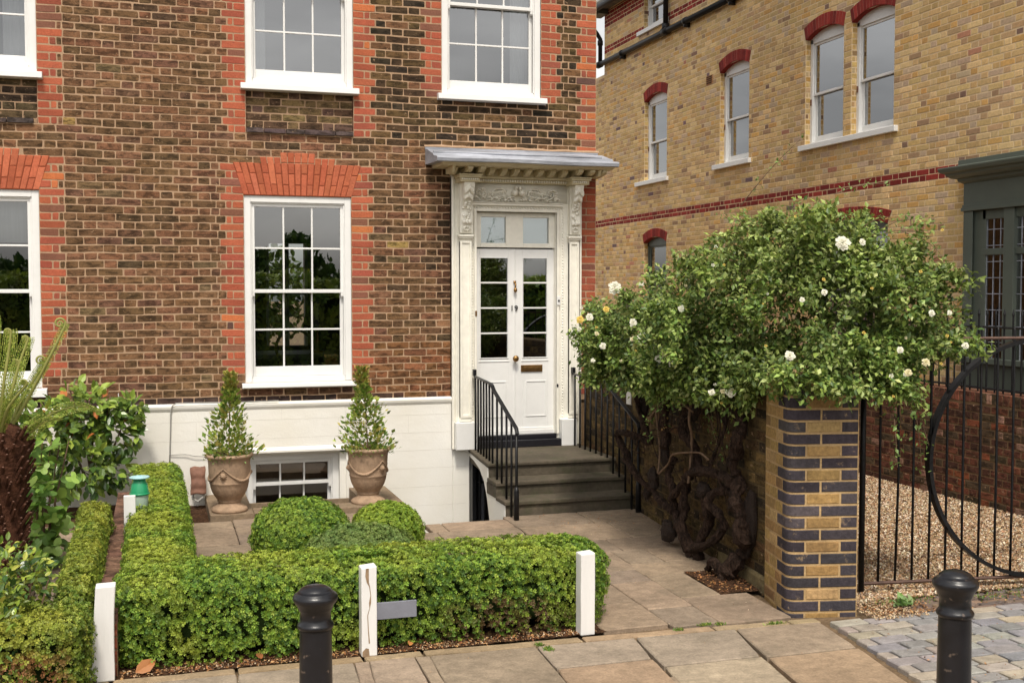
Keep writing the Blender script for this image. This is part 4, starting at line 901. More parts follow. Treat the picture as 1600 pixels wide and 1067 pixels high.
gw = thing('garden_wall', 'mossy yellow brick garden wall running from the pier to the steps behind the rose', 'wall', (4.1, -2.3, 0))
A = Vector((4.30, .0)); Bv = Vector((3.93, -4.44)); ln = (Bv-A).length
s = MB(); BW = Bricks((A.x, A.y, 0), (*(Bv-A), 0), (-(A-Bv).y*1, (A-Bv).x*1, 0) if False else (-1, .083, 0), s, g=.0765, proud=.002)
BW.wall(0, ln, 0.02, 1.47, lambda u, z, w: jit(tuple(x*(1 if z > .25 else .8) for x in wchoice(GARD)), .2)); BW.sheet(0, ln, -.05, 1.47)
s.add([BW.P(0, 1.47, 0), BW.P(ln, 1.47, 0), BW.P(ln, 1.47, -.23), BW.P(0, 1.47, -.23), BW.P(0, 0, -.23), BW.P(ln, 0, -.23)], [(0, 1, 2, 3), (3, 2, 5, 4)], (.3, .22, .12), 1)
s.build('brickwork', [M['brick'], mat('mossy_shaded_mortar', lin(88, 74, 52), .95, noise=[(5, .6, 1.3), (60, .8, 1.2)], bump=(60, .004), spec=.1)], gw)  # mortar darkened likewise, rose shade put into its colour
s = MB(); s.prism([(A.x-.05, A.y-1.6), (Bv.x-.04, Bv.y), (Bv.x, Bv.y), (A.x, A.y-1.6+.0)], 2, -.02, .11); s.build('render_skirting', mat('mossy_render', lin(112, 98, 66), .95, noise=[(6, .5, 1.3)], bump=(20, .02)), gw, bevel=.02)

rw = thing('drive_wall', 'low red brown brick wall along the drive below the spiked railings', 'wall', (7.45, -2, 0))
s = MB(); BR = Bricks((7.45, -6, 0), (0, 1, 0), (-1, 0, 0), s, g=.074, proud=.003)
BR.wall(0, 7.5, 0, .975, lambda u, z, w: tuple(q_*.78 for q_ in jit(wchoice(LOWR), .2))); BR.sheet(0, 7.5, -.05, 1.06)
x = 0
while x < 7.5: BR.brick(x, x+.075, .977, 1.085, jit(wchoice(LOWR), .15), .002); x += .075
s.add([(7.447, -6, 1.08), (7.447, 1.5, 1.08), (7.70, 1.5, 1.08), (7.70, -6, 1.08)], [(0, 1, 2, 3)], lin(120, 80, 62)); s.build('brickwork', [M['brick'], M['mortar_dark']], rw)

lw = thing('low_garden_wall', 'low red brick wall between the two box hedges behind the leftmost white post', 'wall', (-.27, -3, 0))
s = MB()
for k in range(17):
    y = -4.88+k*.225; s.box(-.325, -.215, y+.004, y+.221, .285, .34, jit(lin(112, 84, 70), .2))
BL = Bricks((-.325, -4.88, 0), (1, 0, 0), (0, -1, 0), s, g=.072); BL.wall(0, .11, 0, .29, lambda u, z, w: jit(lin(140, 76, 56), .2))
BL = Bricks((-.325, -1.0, 0), (0, -1, 0), (-1, 0, 0), s, g=.072); BL.wall(0, 3.88, 0, .285, lambda u, z, w: jit(wchoice(LOWR), .2))
s.box(-.322, -.218, -4.877, -1.0, -.05, .286, mi=1); s.build('brickwork', [M['brick'], M['mortar_dark']], lw)

# ================================================================== IRONWORK OF THE DRIVE
gA = Vector((4.42, -4.622)); gd = Vector((math.cos(R(-7.6)), math.sin(R(-7.6))))
gate = thing('drive_gate', 'black iron drive gate of thin upright bars crossed by a big iron ring', 'gate', (4.42, -4.622, 0))
def gp(s_, z, off=0): q = gA+gd*s_; nn = Vector((gd.y, -gd.x)); q = q+nn*off; return (q.x, q.y, z)
s = MB(); s.tube([gp(.10, .02), gp(.10, 1.80)], .02, 8); s.build('hinge_stile', M['black'], gate, smooth=True)
s = MB(); s.tube([gp(.10, .072), gp(2.75, .072)], .013, 6); s.build('bottom_rail', M['old_rust'], gate); s = MB(); s.tube([gp(.10, 1.722), gp(2.75, 1.722)], .012, 6); s.build('top_rail', M['old_rust'], gate)
for i in range(1, 22):
    s = MB(); ss = .10+.1225*i; b = random.uniform(-.005, .005); s.tube([gp(ss, .06), gp(ss+b+(.02 if i == 2 else 0), .8), gp(ss, 1.775), gp(ss, 1.80)], [.0085, .0085, .0085, .003], 6); s.build('bar', M['black'], gate, smooth=True)
s = MB(); vs = []; n = 72; cs_, cz_ = 1.40, .895
for i in range(n):
    a = 2*math.pi*i/n
    for r_, o in ((.805, -.03), (.83, -.03), (.83, .03), (.805, .03)): vs.append(gp(cs_+r_*math.cos(a), cz_+r_*math.sin(a), o))
s.add(vs, [(4*i+j, 4*i+(j+1) % 4, 4*((i+1) % n)+(j+1) % 4, 4*((i+1) % n)+j) for i in range(n) for j in range(4)]); s.build('ring', M['black'], gate)
rl = thing('wall_railings', 'black spiked iron railings standing on the low red brown drive wall', 'railings', (7.52, -2, 1.08))
for z in (1.12, 1.70): s = MB(); s.tube([(7.52, -5.0, z), (7.52, .6, z)], .011, 6); s.build('rail', M['black'], rl)
for i in range(48):
    y = .5-.114*i; s = MB(); th = i == 17
    s.tube([(7.52, y, 1.085), (7.52, y, 1.80), (7.52, y, 1.825), (7.52, y, 1.875)], [.009 if not th else .022]*2+[.013, .001], 6); s.build('spiked_bar', M['black'], rl)

# ================================================================== BOLLARDS AND POSTS
def bollard(x, y, H, label):
    g = thing('bollard', label, 'bollard', (x, y, 0), 'black cast iron bollards on the pavement')
    g['_local'] = 1; k = H/.85; s = MB()
    s.lathe([(.0, 0), (.085, 0), (.084, .10), (.072, .12), (.069, .50*k), (.067, .655*k), (.066, .665*k)], seg=40); s.build('post', M['bollard'], g, smooth=True)
    s = MB(); s.lathe([(.066, .655*k), (.074, .663*k), (.078, .672*k), (.074, .682*k), (.066, .69*k), (.0655, .71*k), (.064, .735*k), (.070, .742*k), (.0725, .75*k), (.078, .765*k), (.088, .778*k), (.0945, .790*k), (.095, .802*k), (.088, .813*k), (.076, .821*k), (.0745, .8235*k), (.073, .822*k), (.066, .834*k), (.05, .845*k), (.028, .8515*k), (.004, .853*k)], seg=40); c = s.build('cap', M['bollard'], g, smooth=True)
    return g
bollard(.628+.0, -6.40, .803, 'black bollard standing before the box hedge, left of the split white post')
bollard(3.226, -7.19, .862, 'black bollard standing at the granite setts before the drive gate')
def white_post(x, y, label, w=.088, h=.505, lean=0, tilt=0, crack=False, rz=0, d=.09):
    g = thing('timber_post', label, 'post', (x, y, 0), 'white timber posts along the hedge'); g['_local'] = 1; s = MB(); nv = 10; vs = []
    sec = [(-w/2, -d/2), (w/2, -d/2), (w/2, d/2), (-w/2, d/2)]
    for i in range(nv+1):
        z = h*i/nv
        for a, b in sec:
            kx = 1+.05*mn.noise(Vector((x*7+a*9, z*6, b))); ex_ = .02*max(0, .35-z)*(1 if a > 0 else -.3)/.35 if lean else 0
            q = Vector((a*kx+ex_+lean*(h-z)*-1, b)); q.rotate(Matrix.Rotation(rz, 2)); vs.append((q.x, q.y, z+(.008*math.sin(a*60) if i == nv else 0)))
    fs = [(4*i+j, 4*i+(j+1) % 4, 4*(i+1)+(j+1) % 4, 4*(i+1)+j) for i in range(nv) for j in range(4)]+[(3, 2, 1, 0), (4*nv, 4*nv+1, 4*nv+2, 4*nv+3)]
    s.add(vs, fs); s.build('shaft', M['wood_white'], g, bevel=.006)
    if crack:
        s = MB(); yy = -d/2-.0015
        pl_ = [(-.010, h-.006, .016), (-.012, h-.05, .02), (-.008, h-.085, .012), (.002, h-.11, .005), (.008, h-.16, .004), (.004, h-.2, .012), (.002, h-.23, .003), (-.010, h-.27, .004), (-.006, h-.36, .005), (-.001, h-.43, .007)]
        vs = []
        for a, z, ww in pl_: vs += [(a-ww/2, yy, z), (a+ww/2, yy, z)]
        s.add(vs, [(2*i, 2*i+2, 2*i+3, 2*i+1) for i in range(len(pl_)-1)]); s.add([(-.04, yy, 0), (.0, yy, 0), (-.004, yy, .045), (-.02, yy, .05), (-.04, yy, .03)], [(0, 1, 2, 3, 4)]); s.build('split', M['wood_raw'], g)
    return g
white_post(-.272, -4.90, 'leftmost white painted timber post, leaning outwards at its top, before the brick wall', w=.10, lean=.06)
white_post(1.118, -4.90, 'split white painted timber post in the middle of the hedge front', w=.088, crack=True)
white_post(2.428, -4.90, 'clean white square timber post at the right end of the hedge', w=.09, rz=0, h=.49)
g = thing('blank_plaque', 'blank grey rectangular plaque fixed right of the split white post, partly in leaves', 'plaque', (1.27, -4.9, .25)); s = MB(); s.box(1.163, 1.395, -4.915, -4.90, .195, .29); s.build('plate', M['slate'], g, bevel=.002)

# ================================================================== NEIGHBOUR'S HOUSE (right)
nb = thing('yellow_brick_house', 'yellow stock brick house with red brick bands, arched white sash windows and black pipes', 'house', (8.5, 3, 0))
XR = 8.5; s = MB(); BN = Bricks((XR, -8, 0), (0, 1, 0), (-1, 0, 0), s, g=.0718, proud=.003, rough=.0015)
NW = [(7.0, 7.95), (4.13, 5.05), (1.68, 2.58), (.62, 1.50)]                     # first-floor openings (Y ranges)
SP, RISE, RT = 5.44, .10, .165
wins = [(a, b, 4.02, SP) for a, b in NW]+[(7.0, 7.95, 1.5, 2.90), (.70, 2.35, 1.2, 2.86), (7.05, 8.0, 6.74, 7.6)]
bay = (-4.6, -.66, .2, 3.36)
hol = [(a+8, b+8, c, d) for a, b, c, d in wins+[bay]]
def arc_in(u, z):
    y = u-8
    for a, b, c, d in wins[:6]:
        w = (b-a)/2; cx = (a+b)/2; q = abs(y-cx)/w
        rt = .15 if d < 3 else RT
        if d-.02 < z < d+RISE*(1-q*q)+rt-.02 and q < 1.09: return True
    return False
def ncol(u, z, w):
    y = u-8
    if 3.30 < z < 3.44: return jit(wchoice(BURG), .15)
    if 6.68 < z < 6.83 and y > 4: return jit(wchoice(BURG), .15)
    if 7.19 < z < 7.49: return jit(wchoice(BURG), .15)
    c = jit(wchoice(YELL), .12, .03); kk = 1.1+.16*mn.noise(Vector((y*.5, z*.8, 5))); return (c[0]*kk*1.02, c[1]*kk*1.03, c[2]*kk*1.24)
BN.wall(0, 17.9, .0, 7.5, ncol, hol, None, arc_in); 
sheet_with_holes(BN, 0, 17.9, -.05, 7.55, [(a, b, c, d+.09) for a, b, c, d in hol[:6]]+[hol[6]]+[hol[7]])
BN.wall(17.9, 21, .0, 6.25, ncol, (), None, None, n=-.03); BN.sheet(17.9, 21, -.05, 6.3, 1, -.03)
# arch rings, tympana and brick reveals
for wi, (a, b, c, d) in enumerate(wins[:6]):
    cx, w = (a+b)/2, (b-a)/2; rt = .15 if d < 3 else RT; nbk = int((b-a)/.062)
    zi = lambda q: d+RISE*(1-q*q)
    for i in range(nbk):
        q0, q1 = -1+2*i/nbk, -1+2*(i+1)/nbk; e = .006/w*.5; f0, f1 = 1.10, 1.10
        P4 = [(cx+w*(q0+e)+8, zi(q0)), (cx+w*(q1-e)+8, zi(q1)), (cx+w*(q1-e)*f1+8, zi(q1)+rt), (cx+w*(q0+e)*f0+8, zi(q0)+rt)]
        BN.brick4(P4, jit(wchoice(BURG if wi < 5 else BURG), .14), .008)
        s.add([BN.P(cx+w*q0+8, zi(q0), .0065), BN.P(cx+w*q1+8, zi(q1), .0065), BN.P(cx+w*q1*f1+8, zi(q1)+rt, .0065), BN.P(cx+w*q0*f1+8, zi(q0)+rt, .0065)], [(3, 2, 1, 0)], (.5, .5, .5), 2)
        s.add([BN.P(cx+w*q0+8, zi(q0), .0065), BN.P(cx+w*q1+8, zi(q1), .0065), BN.P(cx+w*q1+8, zi(q1), -.12), BN.P(cx+w*q0+8, zi(q0), -.12)], [(0, 1, 2, 3)], BURG[0][1], 0)
for (a, b, c, d) in wins:
    for yy, nn in ((b, -1), (a, 1)):
        RV = Bricks((XR, yy, 0), (1, 0, 0), (0, nn, 0), s, g=.0718, proud=.002); RV.wall(0, .115, c, min(d, 7.5), lambda u, z, w: jit(wchoice(YELL), .13)); RV.sheet(0, .12, c, d+.02)
s.build('wall', [M['brick_new'], M['mortar_pale'], mat('arch_joint', lin(176, 130, 112), .9)], nb)
s = MB(); s.box(8.54, 14, -8, 9.9, -.1, 0); s.box(13.9, 14, -8, 9.9, 0, 7.5); s.box(8.54, 14, 9.8, 9.9, 0, 7.5); s.box(8.54, 14, -8.05, -8, 0, 7.5)
s.box(8.9, 14, -8, 9.8, 3.35, 3.4); s.box(9.9, 9.95, -8, 9.8, 0, 7.5)
s.build('interior_walls', M['room_dark'], nb)
s = MB(); s.prism([(8.22, 7.52), (8.22, 7.60), (11.2, 10.1), (14.2, 7.6), (14.2, 7.52)], 1, -8.2, 10.15); s.build('roof', M['roof'], nb)
s = MB(); s.tube([(8.24, 10.2, 7.5), (8.24, -8, 7.5)], .06, 10); s.build('gutter', M['black'], nb, smooth=True)
s = MB(); s.box(8.3, 8.5, 9.7, 10.1, 7.42, 7.5); s.build('eaves_board', M['green_frame'], nb)
s = MB(); s.tube([(8.30, 9.95, 7.48), (8.30, 9.95, 7.16), (8.36, 9.95, 7.08), (8.43, 9.95, 6.98), (8.43, 9.95, 6.5)], .042, 12); s.tube([(8.43, 10.0, 6.49), (8.43, 4.2, 6.49)], .05, 12)
s.tube([(8.43, 10.06, 6.49), (8.43, 9.9, 6.49)], .066, 12); s.tube([(8.43, 9.95, 6.86), (8.43, 9.95, 6.95)], .055, 12)
s.tube([(8.43, 6.93, 6.5), (8.43, 6.93, 9.0)], .045, 12); s.tube([(8.43, 7.02, 6.49), (8.43, 6.84, 6.49)], .07, 12); s.tube([(8.43, 6.93, 6.5), (8.43, 6.93, 6.62)], .065, 12)
for y in (8.85, 6.15, 4.6): s.tube([(8.43, y+.04, 6.49), (8.43, y-.04, 6.49)], .064, 12); s.box(8.40, 8.5, y-.03, y+.03, 6.39, 6.47)
s.build('waste_pipe', M['black'], nb, smooth=True)
# sash windows of this house
def side_window(a, b, z0, z1, frame='white', glassk='glass2', mull=0):
    f = MB(); x = XR+.075; fw = .055; m = M[frame if frame == 'white' else 'green_frame']; cx, w = (a+b)/2, (b-a)/2
    f.box(x, x+.09, a, a+fw, z0, z1); f.box(x, x+.09, b-fw, b, z0, z1); f.box(x+.01, x+.09, a+fw, b-fw, z0, z0+.04)
    n = 10
    for i in range(n):                                                 # curved head
        y0, y1 = a+(b-a)*i/n, a+(b-a)*(i+1)/n; q = (abs((y0+y1)/2-cx)/w); f.box(x, x+.09, y0, y1, z1-.055, z1+RISE*(1-q*q)+.012)
    if mull: f.box(x, x+.09, cx-.04, cx+.04, z0+.04, z1-.055)
    o = f.build('window', m, nb, bevel=.002); zm = (z0+z1)/2-.03
    f = MB()
    for (s0, s1, xx) in ((zm-.016, z1-.056, x+.035), (z0+.042, zm+.02, x+.07)):
        A_, B_ = a+fw+.002, b-fw-.002; t = .03; br = .075 if s0 < zm-.1 else .032
        f.box(xx-.015, xx+.015, A_, A_+t, s0, s1); f.box(xx-.015, xx+.015, B_-t, B_, s0, s1); f.box(xx-.015, xx+.015, A_+t, B_-t, s0, s0+br); f.box(xx-.015, xx+.015, A_+t, B_-t, s1-.03, s1)
    f.build('sash', m, o, bevel=.002)
    f = MB(); f.box(x+.034, x+.037, a+fw+.03, b-fw-.03, zm, z1-.06); f.box(x+.069, x+.072, a+fw+.03, b-fw-.03, z0+.1, zm); f.build('pane', M[glassk], o)
    if frame == 'white':
        f = MB(); f.box(x+.10, x+.105, a+.05, b-.05, z0, z1); f.build('net_curtain', mat('net_curtain', (.28, .28, .29), .9, noise=(5, .7, 1.2), stretch=(9, 9, .4)) if 'net_curtain' not in bpy.data.materials else bpy.data.materials['net_curtain'], o)
        f = MB(); f.box(x-.012, x, b-.04, b-.02, zm-.14, zm-.06); f.build('sash_weight_slot', M['rust'], o)
    return o
for a, b in NW: side_window(a, b, 4.02, SP)
side_window(7.05, 8.0, 6.74, 7.6); side_window(7.0, 7.95, 1.5, 2.90, frame='green'); side_window(.70, 2.35, 1.2, 2.86, frame='green', mull=1)
for a, b, z in ((6.92, 8.28, 4.02), (4.05, 5.22, 4.02), (.53, 2.68, 4.02), (6.95, 8.22, 6.74)): s = MB(); s.prism([(XR-.06, z-.085), (XR+.12, z-.085), (XR+.12, z+.002), (XR-.055, z-.008)], 1, a, b) if False else s.box(XR-.055, XR+.10, a, b, z-.075, z-.001); s.build('sill', M['white'], nb, bevel=.006)
s = MB(); s.box(XR-.008, XR+.01, 5.30, 5.52, 5.33, 5.47, lin(165, 120, 80))
for i in range(4): s.box(XR-.012, XR-.007, 5.32, 5.50, 5.345+.032*i, 5.362+.032*i, lin(60, 40, 30))
s.build('air_brick', M['brick_new'], nb)
# green painted bay shopfront
s = MB(); X1 = XR-.10
ZB = 1.33; s.box(X1, XR+.1, -4.5, -.79, .1, ZB-.06); s.box(X1-.05, XR+.1, -4.5, -.77, ZB-.06, ZB)
s.box(X1-.012, X1, -.94, -.80, ZB, 2.90); s.box(X1-.012, X1, -4.5, -.80, 2.92, 2.99) if False else None
s.box(X1, XR+.1, -.90, -.79, ZB, 2.90); s.box(X1-.03, XR+.1, -4.5, -.77, 2.90, 2.94); s.box(X1-.02, XR+.1, -4.5, -.78, 2.94, 2.97); s.box(X1-.006, XR+.1, -4.5, -.785, 2.97, 3.21)
prof = [(XR+.1, 3.20), (X1-.01, 3.20), (X1-.05, 3.225), (X1-.055, 3.25), (X1-.10, 3.26), (X1-.14, 3.29), (X1-.145, 3.31), (X1-.185, 3.325), (X1-.20, 3.36), (X1-.20, 3.375), (X1-.05, 3.40), (X1-.05, 3.455), (XR+.1, 3.47)]
n = len(prof); vs = []
for y, k in ((-.79, 1), (-4.5, 0)):
    for px, pz in prof: vs.append((px, y+(X1-px)*1.0*k if px < X1 else y, pz))
s.add(vs, [tuple(range(n)), tuple(reversed(range(n, 2*n)))]+[(i, i+n, (i+1) % n+n, (i+1) % n) for i in range(n)])
s.box(X1+.03, XR+.1, -1.10, -.90, ZB, 2.90); 
for y0, y1 in ((-1.55, -1.40), (-2.05, -1.95), (-2.60, -2.45), (-3.2, -3.05), (-3.8, -3.65)): s.box(X1+.0, XR+.1, y0, y1, ZB, 2.90)
s.box(X1+.025, XR+.08, -4.5, -1.05, 2.42, 2.49); s.box(X1+.03, XR+.08, -4.5, -1.05, 2.80, 2.90)
for y0 in (-1.45, -2.5, -3.1): s.box(X1-.008, X1, y0-.55, y0+.55 if y0+.55 < -.85 else -.86, .75, .77)
shop = s.build('bay_window', M['green_frame'], nb, bevel=.004)
s = MB(); s.box(X1+.05, X1+.054, -4.5, -1.10, ZB, 2.80); s.build('pane', M['glass2'], shop)
s = MB(); y = -1.10
while y > -4.4: s.box(X1+.044, X1+.050, y-.004, y+.004, ZB, 2.80); y -= .103
z = ZB+.17
while z < 2.78: s.box(X1+.043, X1+.049, -4.4, -1.10, z-.004, z+.004); z += .17
s.build('leading', M['lead'], shop)
s = MB(); s.box(X1+.3, X1+.31, -4.5, -1.0, ZB, 2.9); s.build('net_curtain', bpy.data.materials['net_curtain'], shop)

# ================================================================== FURNISHINGS SEEN THROUGH THE MAIN WINDOW
g = thing('table_lamp', 'table lamp with a black shade seen through the middle pane of the main window', 'lamp', (1.80, 2.2, 1.3)); s = MB(); s.lathe([(.09, 1.62), (.17, 1.62), (.105, 1.93), (.09, 1.93)], 1.80, 2.2, 20); s.build('lamp_shade', M['furn'], g); s = MB(); s.lathe([(.07, 1.32), (.07, 1.34), (.02, 1.36), (.03, 1.45), (.012, 1.6), (.012, 1.66)], 1.80, 2.2, 14); s.build('lamp_base', M['brass'], g)
g = thing('dining_table', 'dark dining table standing inside behind the main window', 'table', (1.5, 2.4, .62)); s = MB(); s.box(.7, 2.4, 1.9, 2.8, 1.27, 1.32); s.build('tabletop', M['furn'], g)
for x, y in ((.8, 2.0), (2.3, 2.0), (.8, 2.7), (2.3, 2.7)): s = MB(); s.box(x-.03, x+.03, y-.03, y+.03, .62, 1.27); s.build('leg', M['furn'], g)
g = thing('dining_chair', 'dark dining chair with a rounded back, inside behind the main window', 'chair', (1.45, 1.5, .62)); s = MB(); s.box(1.22, 1.66, 1.35, 1.75, 1.05, 1.09); s.build('seat', M['furn'], g); s = MB()
s.tube([(1.44+.2*math.cos(a), 1.36, 1.42+.2*math.sin(a)) for a in [math.pi*2*i/20 for i in range(21)]], .018, 6); s.tube([(1.25, 1.36, 1.08), (1.27, 1.36, 1.36)], .015, 6); s.tube([(1.63, 1.36, 1.08), (1.61, 1.36, 1.36)], .015, 6); s.build('backrest', M['furn'], g)
for x, y in ((1.24, 1.37), (1.64, 1.37), (1.24, 1.73), (1.64, 1.73)): s = MB(); s.tube([(x, y, .62), (x, y, 1.05)], .016, 6); s.build('leg', M['furn'], g)

g = thing('rear_garden_shrub', 'sunlit green shrub glimpsed through the main window and the rear window beyond', 'shrub', (1.8, 8.0, 0)); s = MB(); m = 900; d = rdir(m); s.inst(WIDE_V, WIDE_F, np.array([1.75, 8.2, 2.0])+d*np.array([.75, .5, .9])*(rng.uniform(.2, 1, (m, 1))**.5), frames(rdir(m), rdir(m)), rng.uniform(.10, .18, m), pick([lin(84, 104, 50), lin(64, 86, 40), lin(110, 130, 66)], m)); s.build('foliage', M['leaf'], g); s = MB(); s.tube([(1.75, 8.2, 0), (1.75, 8.2, 1.6)], .04); s.build('trunk', M['twig'], g)
# ================================================================== URNS AND THEIR PLANTS
def urn(x, y, z0, label, rot):
    g = thing('urn', label, 'urn', (x, y, z0), 'terracotta urns on the stone ledge'); g['_local'] = 1; k = 1.0
    prof = [(.0, 0), (.152, 0), (.158, .012), (.155, .028), (.142, .04), (.118, .055), (.100, .072), (.094, .082), (.102, .090), (.106, .098), (.102, .106), (.112, .118), (.132, .145), (.150, .18), (.163, .22), (.168, .252), (.1715, .256), (.171, .266), (.169, .27), (.174, .30), (.178, .36), (.180, .42), (.184, .46), (.192, .475), (.206, .485), (.210, .497), (.206, .508), (.195, .512), (.178, .505), (.172, .47), (.0, .47)]
    s = MB(); s.lathe(prof, seg=48); s.build('vessel', M['terracotta'], g, smooth=True)
    s = MB(); rz_ = lambda z: np.interp(z, [.2, .27, .36, .46], [.158, .170, .178, .185])
    for m in range(3):
        a0 = rot+m*2*math.pi/3; pts = []
        for i in range(25):
            t = i/24; a = a0+t*2*math.pi/3; z = .40-.115*math.sin(t*math.pi)**1.0; r_ = rz_(z)+.003; pts.append((r_*math.cos(a), r_*math.sin(a), z))
            if .25 < t < .75: s.blob((r_*math.cos(a), r_*math.sin(a), z-.004), (.012, .012, .011), 6, 5, nz=.4)
        s.tube(pts, [.006+.006*math.sin(math.pi*i/24) for i in range(25)], 6)
        r_ = rz_(.33)+.002; s.blob((r_*math.cos(a0), r_*math.sin(a0), .335), (.026, .026, .030), 12, 8); s.blob(((r_+.02)*math.cos(a0), (r_+.02)*math.sin(a0), .335), (.012, .012, .016), 8, 6, nz=.4)
        for i in range(12):
            t = i/12*2*math.pi; s.blob((r_*math.cos(a0+.03*0+math.sin(t)*.17), r_*math.sin(a0+math.sin(t)*.17), .335+.034*math.cos(t)), (.006, .006, .006), 5, 4)
    s.build('garland_relief', M['terracotta'], g, smooth=True); return g
U1 = (.600, -.90, .10); U2 = (1.842, -.87, .10)
urn(*U1, 'left terracotta urn with swag relief, beside the brown draped cover', R(250)); urn(*U2, 'right terracotta urn with swag relief, beside the white basement window frame', R(-55))
def cone_plant(x, y, z0, h, r, label, seed, wonk):
    global rng
    g = thing('bay_cone', label, 'potted shrub', (x, y, z0), 'young evergreen cones planted in the urns'); s = MB()
    tipx = wonk; s.tube([(x, y, z0-.03), (x+.3*tipx, y, z0+h*.5), (x+tipx, y, z0+h*.95)], [.008, .006, .002], 6); s.build('stem', M['twig'], g)
    n = 1150; t = rng.uniform(0, 1, n)**1.3; a = rng.uniform(0, 6.283, n); prof = np.where(t < .62, r*(1-t*1.12)**.75, r*.27*(1-(t-.62)*1.2)); q = prof*rng.uniform(.35, 1, n)**.6*(1+.35*np.sin(a*3+t*11+seed)+rng.normal(0, .20, n))
    p = np.column_stack([x+tipx*t+q*np.cos(a), y+q*np.sin(a), z0+h*t]); out = np.column_stack([np.cos(a), np.sin(a), rng.uniform(.6, 2.0, n)])
    c = pick([lin(142, 162, 70), lin(118, 144, 58), lin(164, 178, 88), lin(92, 118, 50), lin(178, 170, 94)], n, br=.2); redm = (t > .8)[:, None]*rng.uniform(0, 1, (n, 1)); c = c*(1-redm*.5)+np.array(lin(170, 110, 60))*redm*.5
    s = MB(); s.inst(LEAF_V, LEAF_F, p, frames(out+rdir(n)*.5, rdir(n)*.6+np.array([0, 0, 1])), rng.uniform(.034, .056, n)[:, None]*np.array([1, 1.45, 1]), c); s.build('foliage', M['leaf'], g)
    m = 380; a = rng.uniform(0, 6.283, m); q = r*1.0*np.sqrt(rng.uniform(.2, 1, m)); p = np.column_stack([x+q*np.cos(a), y+q*np.sin(a), z0+rng.uniform(-.03, .07, m)]); s = MB(); s.inst(LEAF_V, LEAF_F, p, frames(rdir(m)+np.column_stack([np.cos(a), np.sin(a), np.full(m, .3)]), rdir(m)+np.array([0, 0, 1])), rng.uniform(.015, .03, m), pick([lin(90, 120, 50), lin(110, 140, 70)], m)); s.build('underplanting', M['leaf'], g)
    for i in range(22):
        a = random.uniform(0, 6.28); t = random.uniform(.02, .42); q = r*(1-t)*random.uniform(.75, 1.05); px, py, pz = x+tipx*t+q*math.cos(a), y-abs(q*math.sin(a)), z0+h*t
        s = MB()
        for k in range(6): b = k*1.047; s.add([(px, py-.004, pz), (px+.011*math.cos(b-.35), py-.006, pz+.011*math.sin(b-.35)), (px+.015*math.cos(b), py-.008, pz+.015*math.sin(b)), (px+.011*math.cos(b+.35), py-.006, pz+.011*math.sin(b+.35))], [(0, 1, 2, 3)], (.85, .85, .8))
        s.blob((px, py-.008, pz), .004, 6, 4, (.6, .45, .05)); s.build('daisy', M['petal'], g)
cone_plant(U1[0], U1[1], .58, .74, .215, 'slender evergreen cone with white daisies in the left urn', 1.0, .025)
cone_plant(U2[0]+.0, U2[1], .58, .76, .225, 'fuller evergreen cone with white daisies in the right urn', 2.4, -.06)

# ================================================================== CLIPPED BOX
BOXP = [lin(106, 136, 46), lin(88, 120, 42), lin(126, 154, 54), lin(68, 98, 38), lin(142, 164, 62)]
def sellip(c, r, n, nu=64, nv=36, amp=.02, freq=6, seed=0):
    """superellipsoid surface samples (verts, quads)"""
    u = np.linspace(-math.pi, math.pi, nu, endpoint=False); v = np.linspace(-math.pi/2, math.pi/2, nv); U, V_ = np.meshgrid(u, v)
    f = lambda t: np.sign(t)*np.abs(t)**(2/n)
    x = f(np.cos(V_))*f(np.cos(U)); y = f(np.cos(V_))*f(np.sin(U)); z = f(np.sin(V_))
    p = np.column_stack([x.ravel()*r[0]+c[0], y.ravel()*r[1]+c[1], z.ravel()*r[2]+c[2]])
    q = [(j*nu+i, j*nu+(i+1) % nu, (j+1)*nu+(i+1) % nu, (j+1)*nu+i) for j in range(nv-1) for i in range(nu)]
    return p, np.array(q)
def scatter_on(p, q, n, c):
    a, b, cc, d = (p[q[:, i]] for i in range(4)); nn = np.cross(cc-a, d-b); ar = np.linalg.norm(nn, axis=1)/2; nn = nn/np.maximum(np.linalg.norm(nn, axis=1, keepdims=True), 1e-9)
    k = rng.choice(len(q), n, p=ar/ar.sum()); s_, t = rng.uniform(0, 1, (2, n, 1)); pt = (a[k]*(1-s_)+b[k]*s_)*(1-t)+(d[k]*(1-s_)+cc[k]*s_)*t; N_ = nn[k]
    flip = np.sum(N_*(pt-np.array(c)), axis=1) < 0; N_[flip] *= -1; return pt, N_
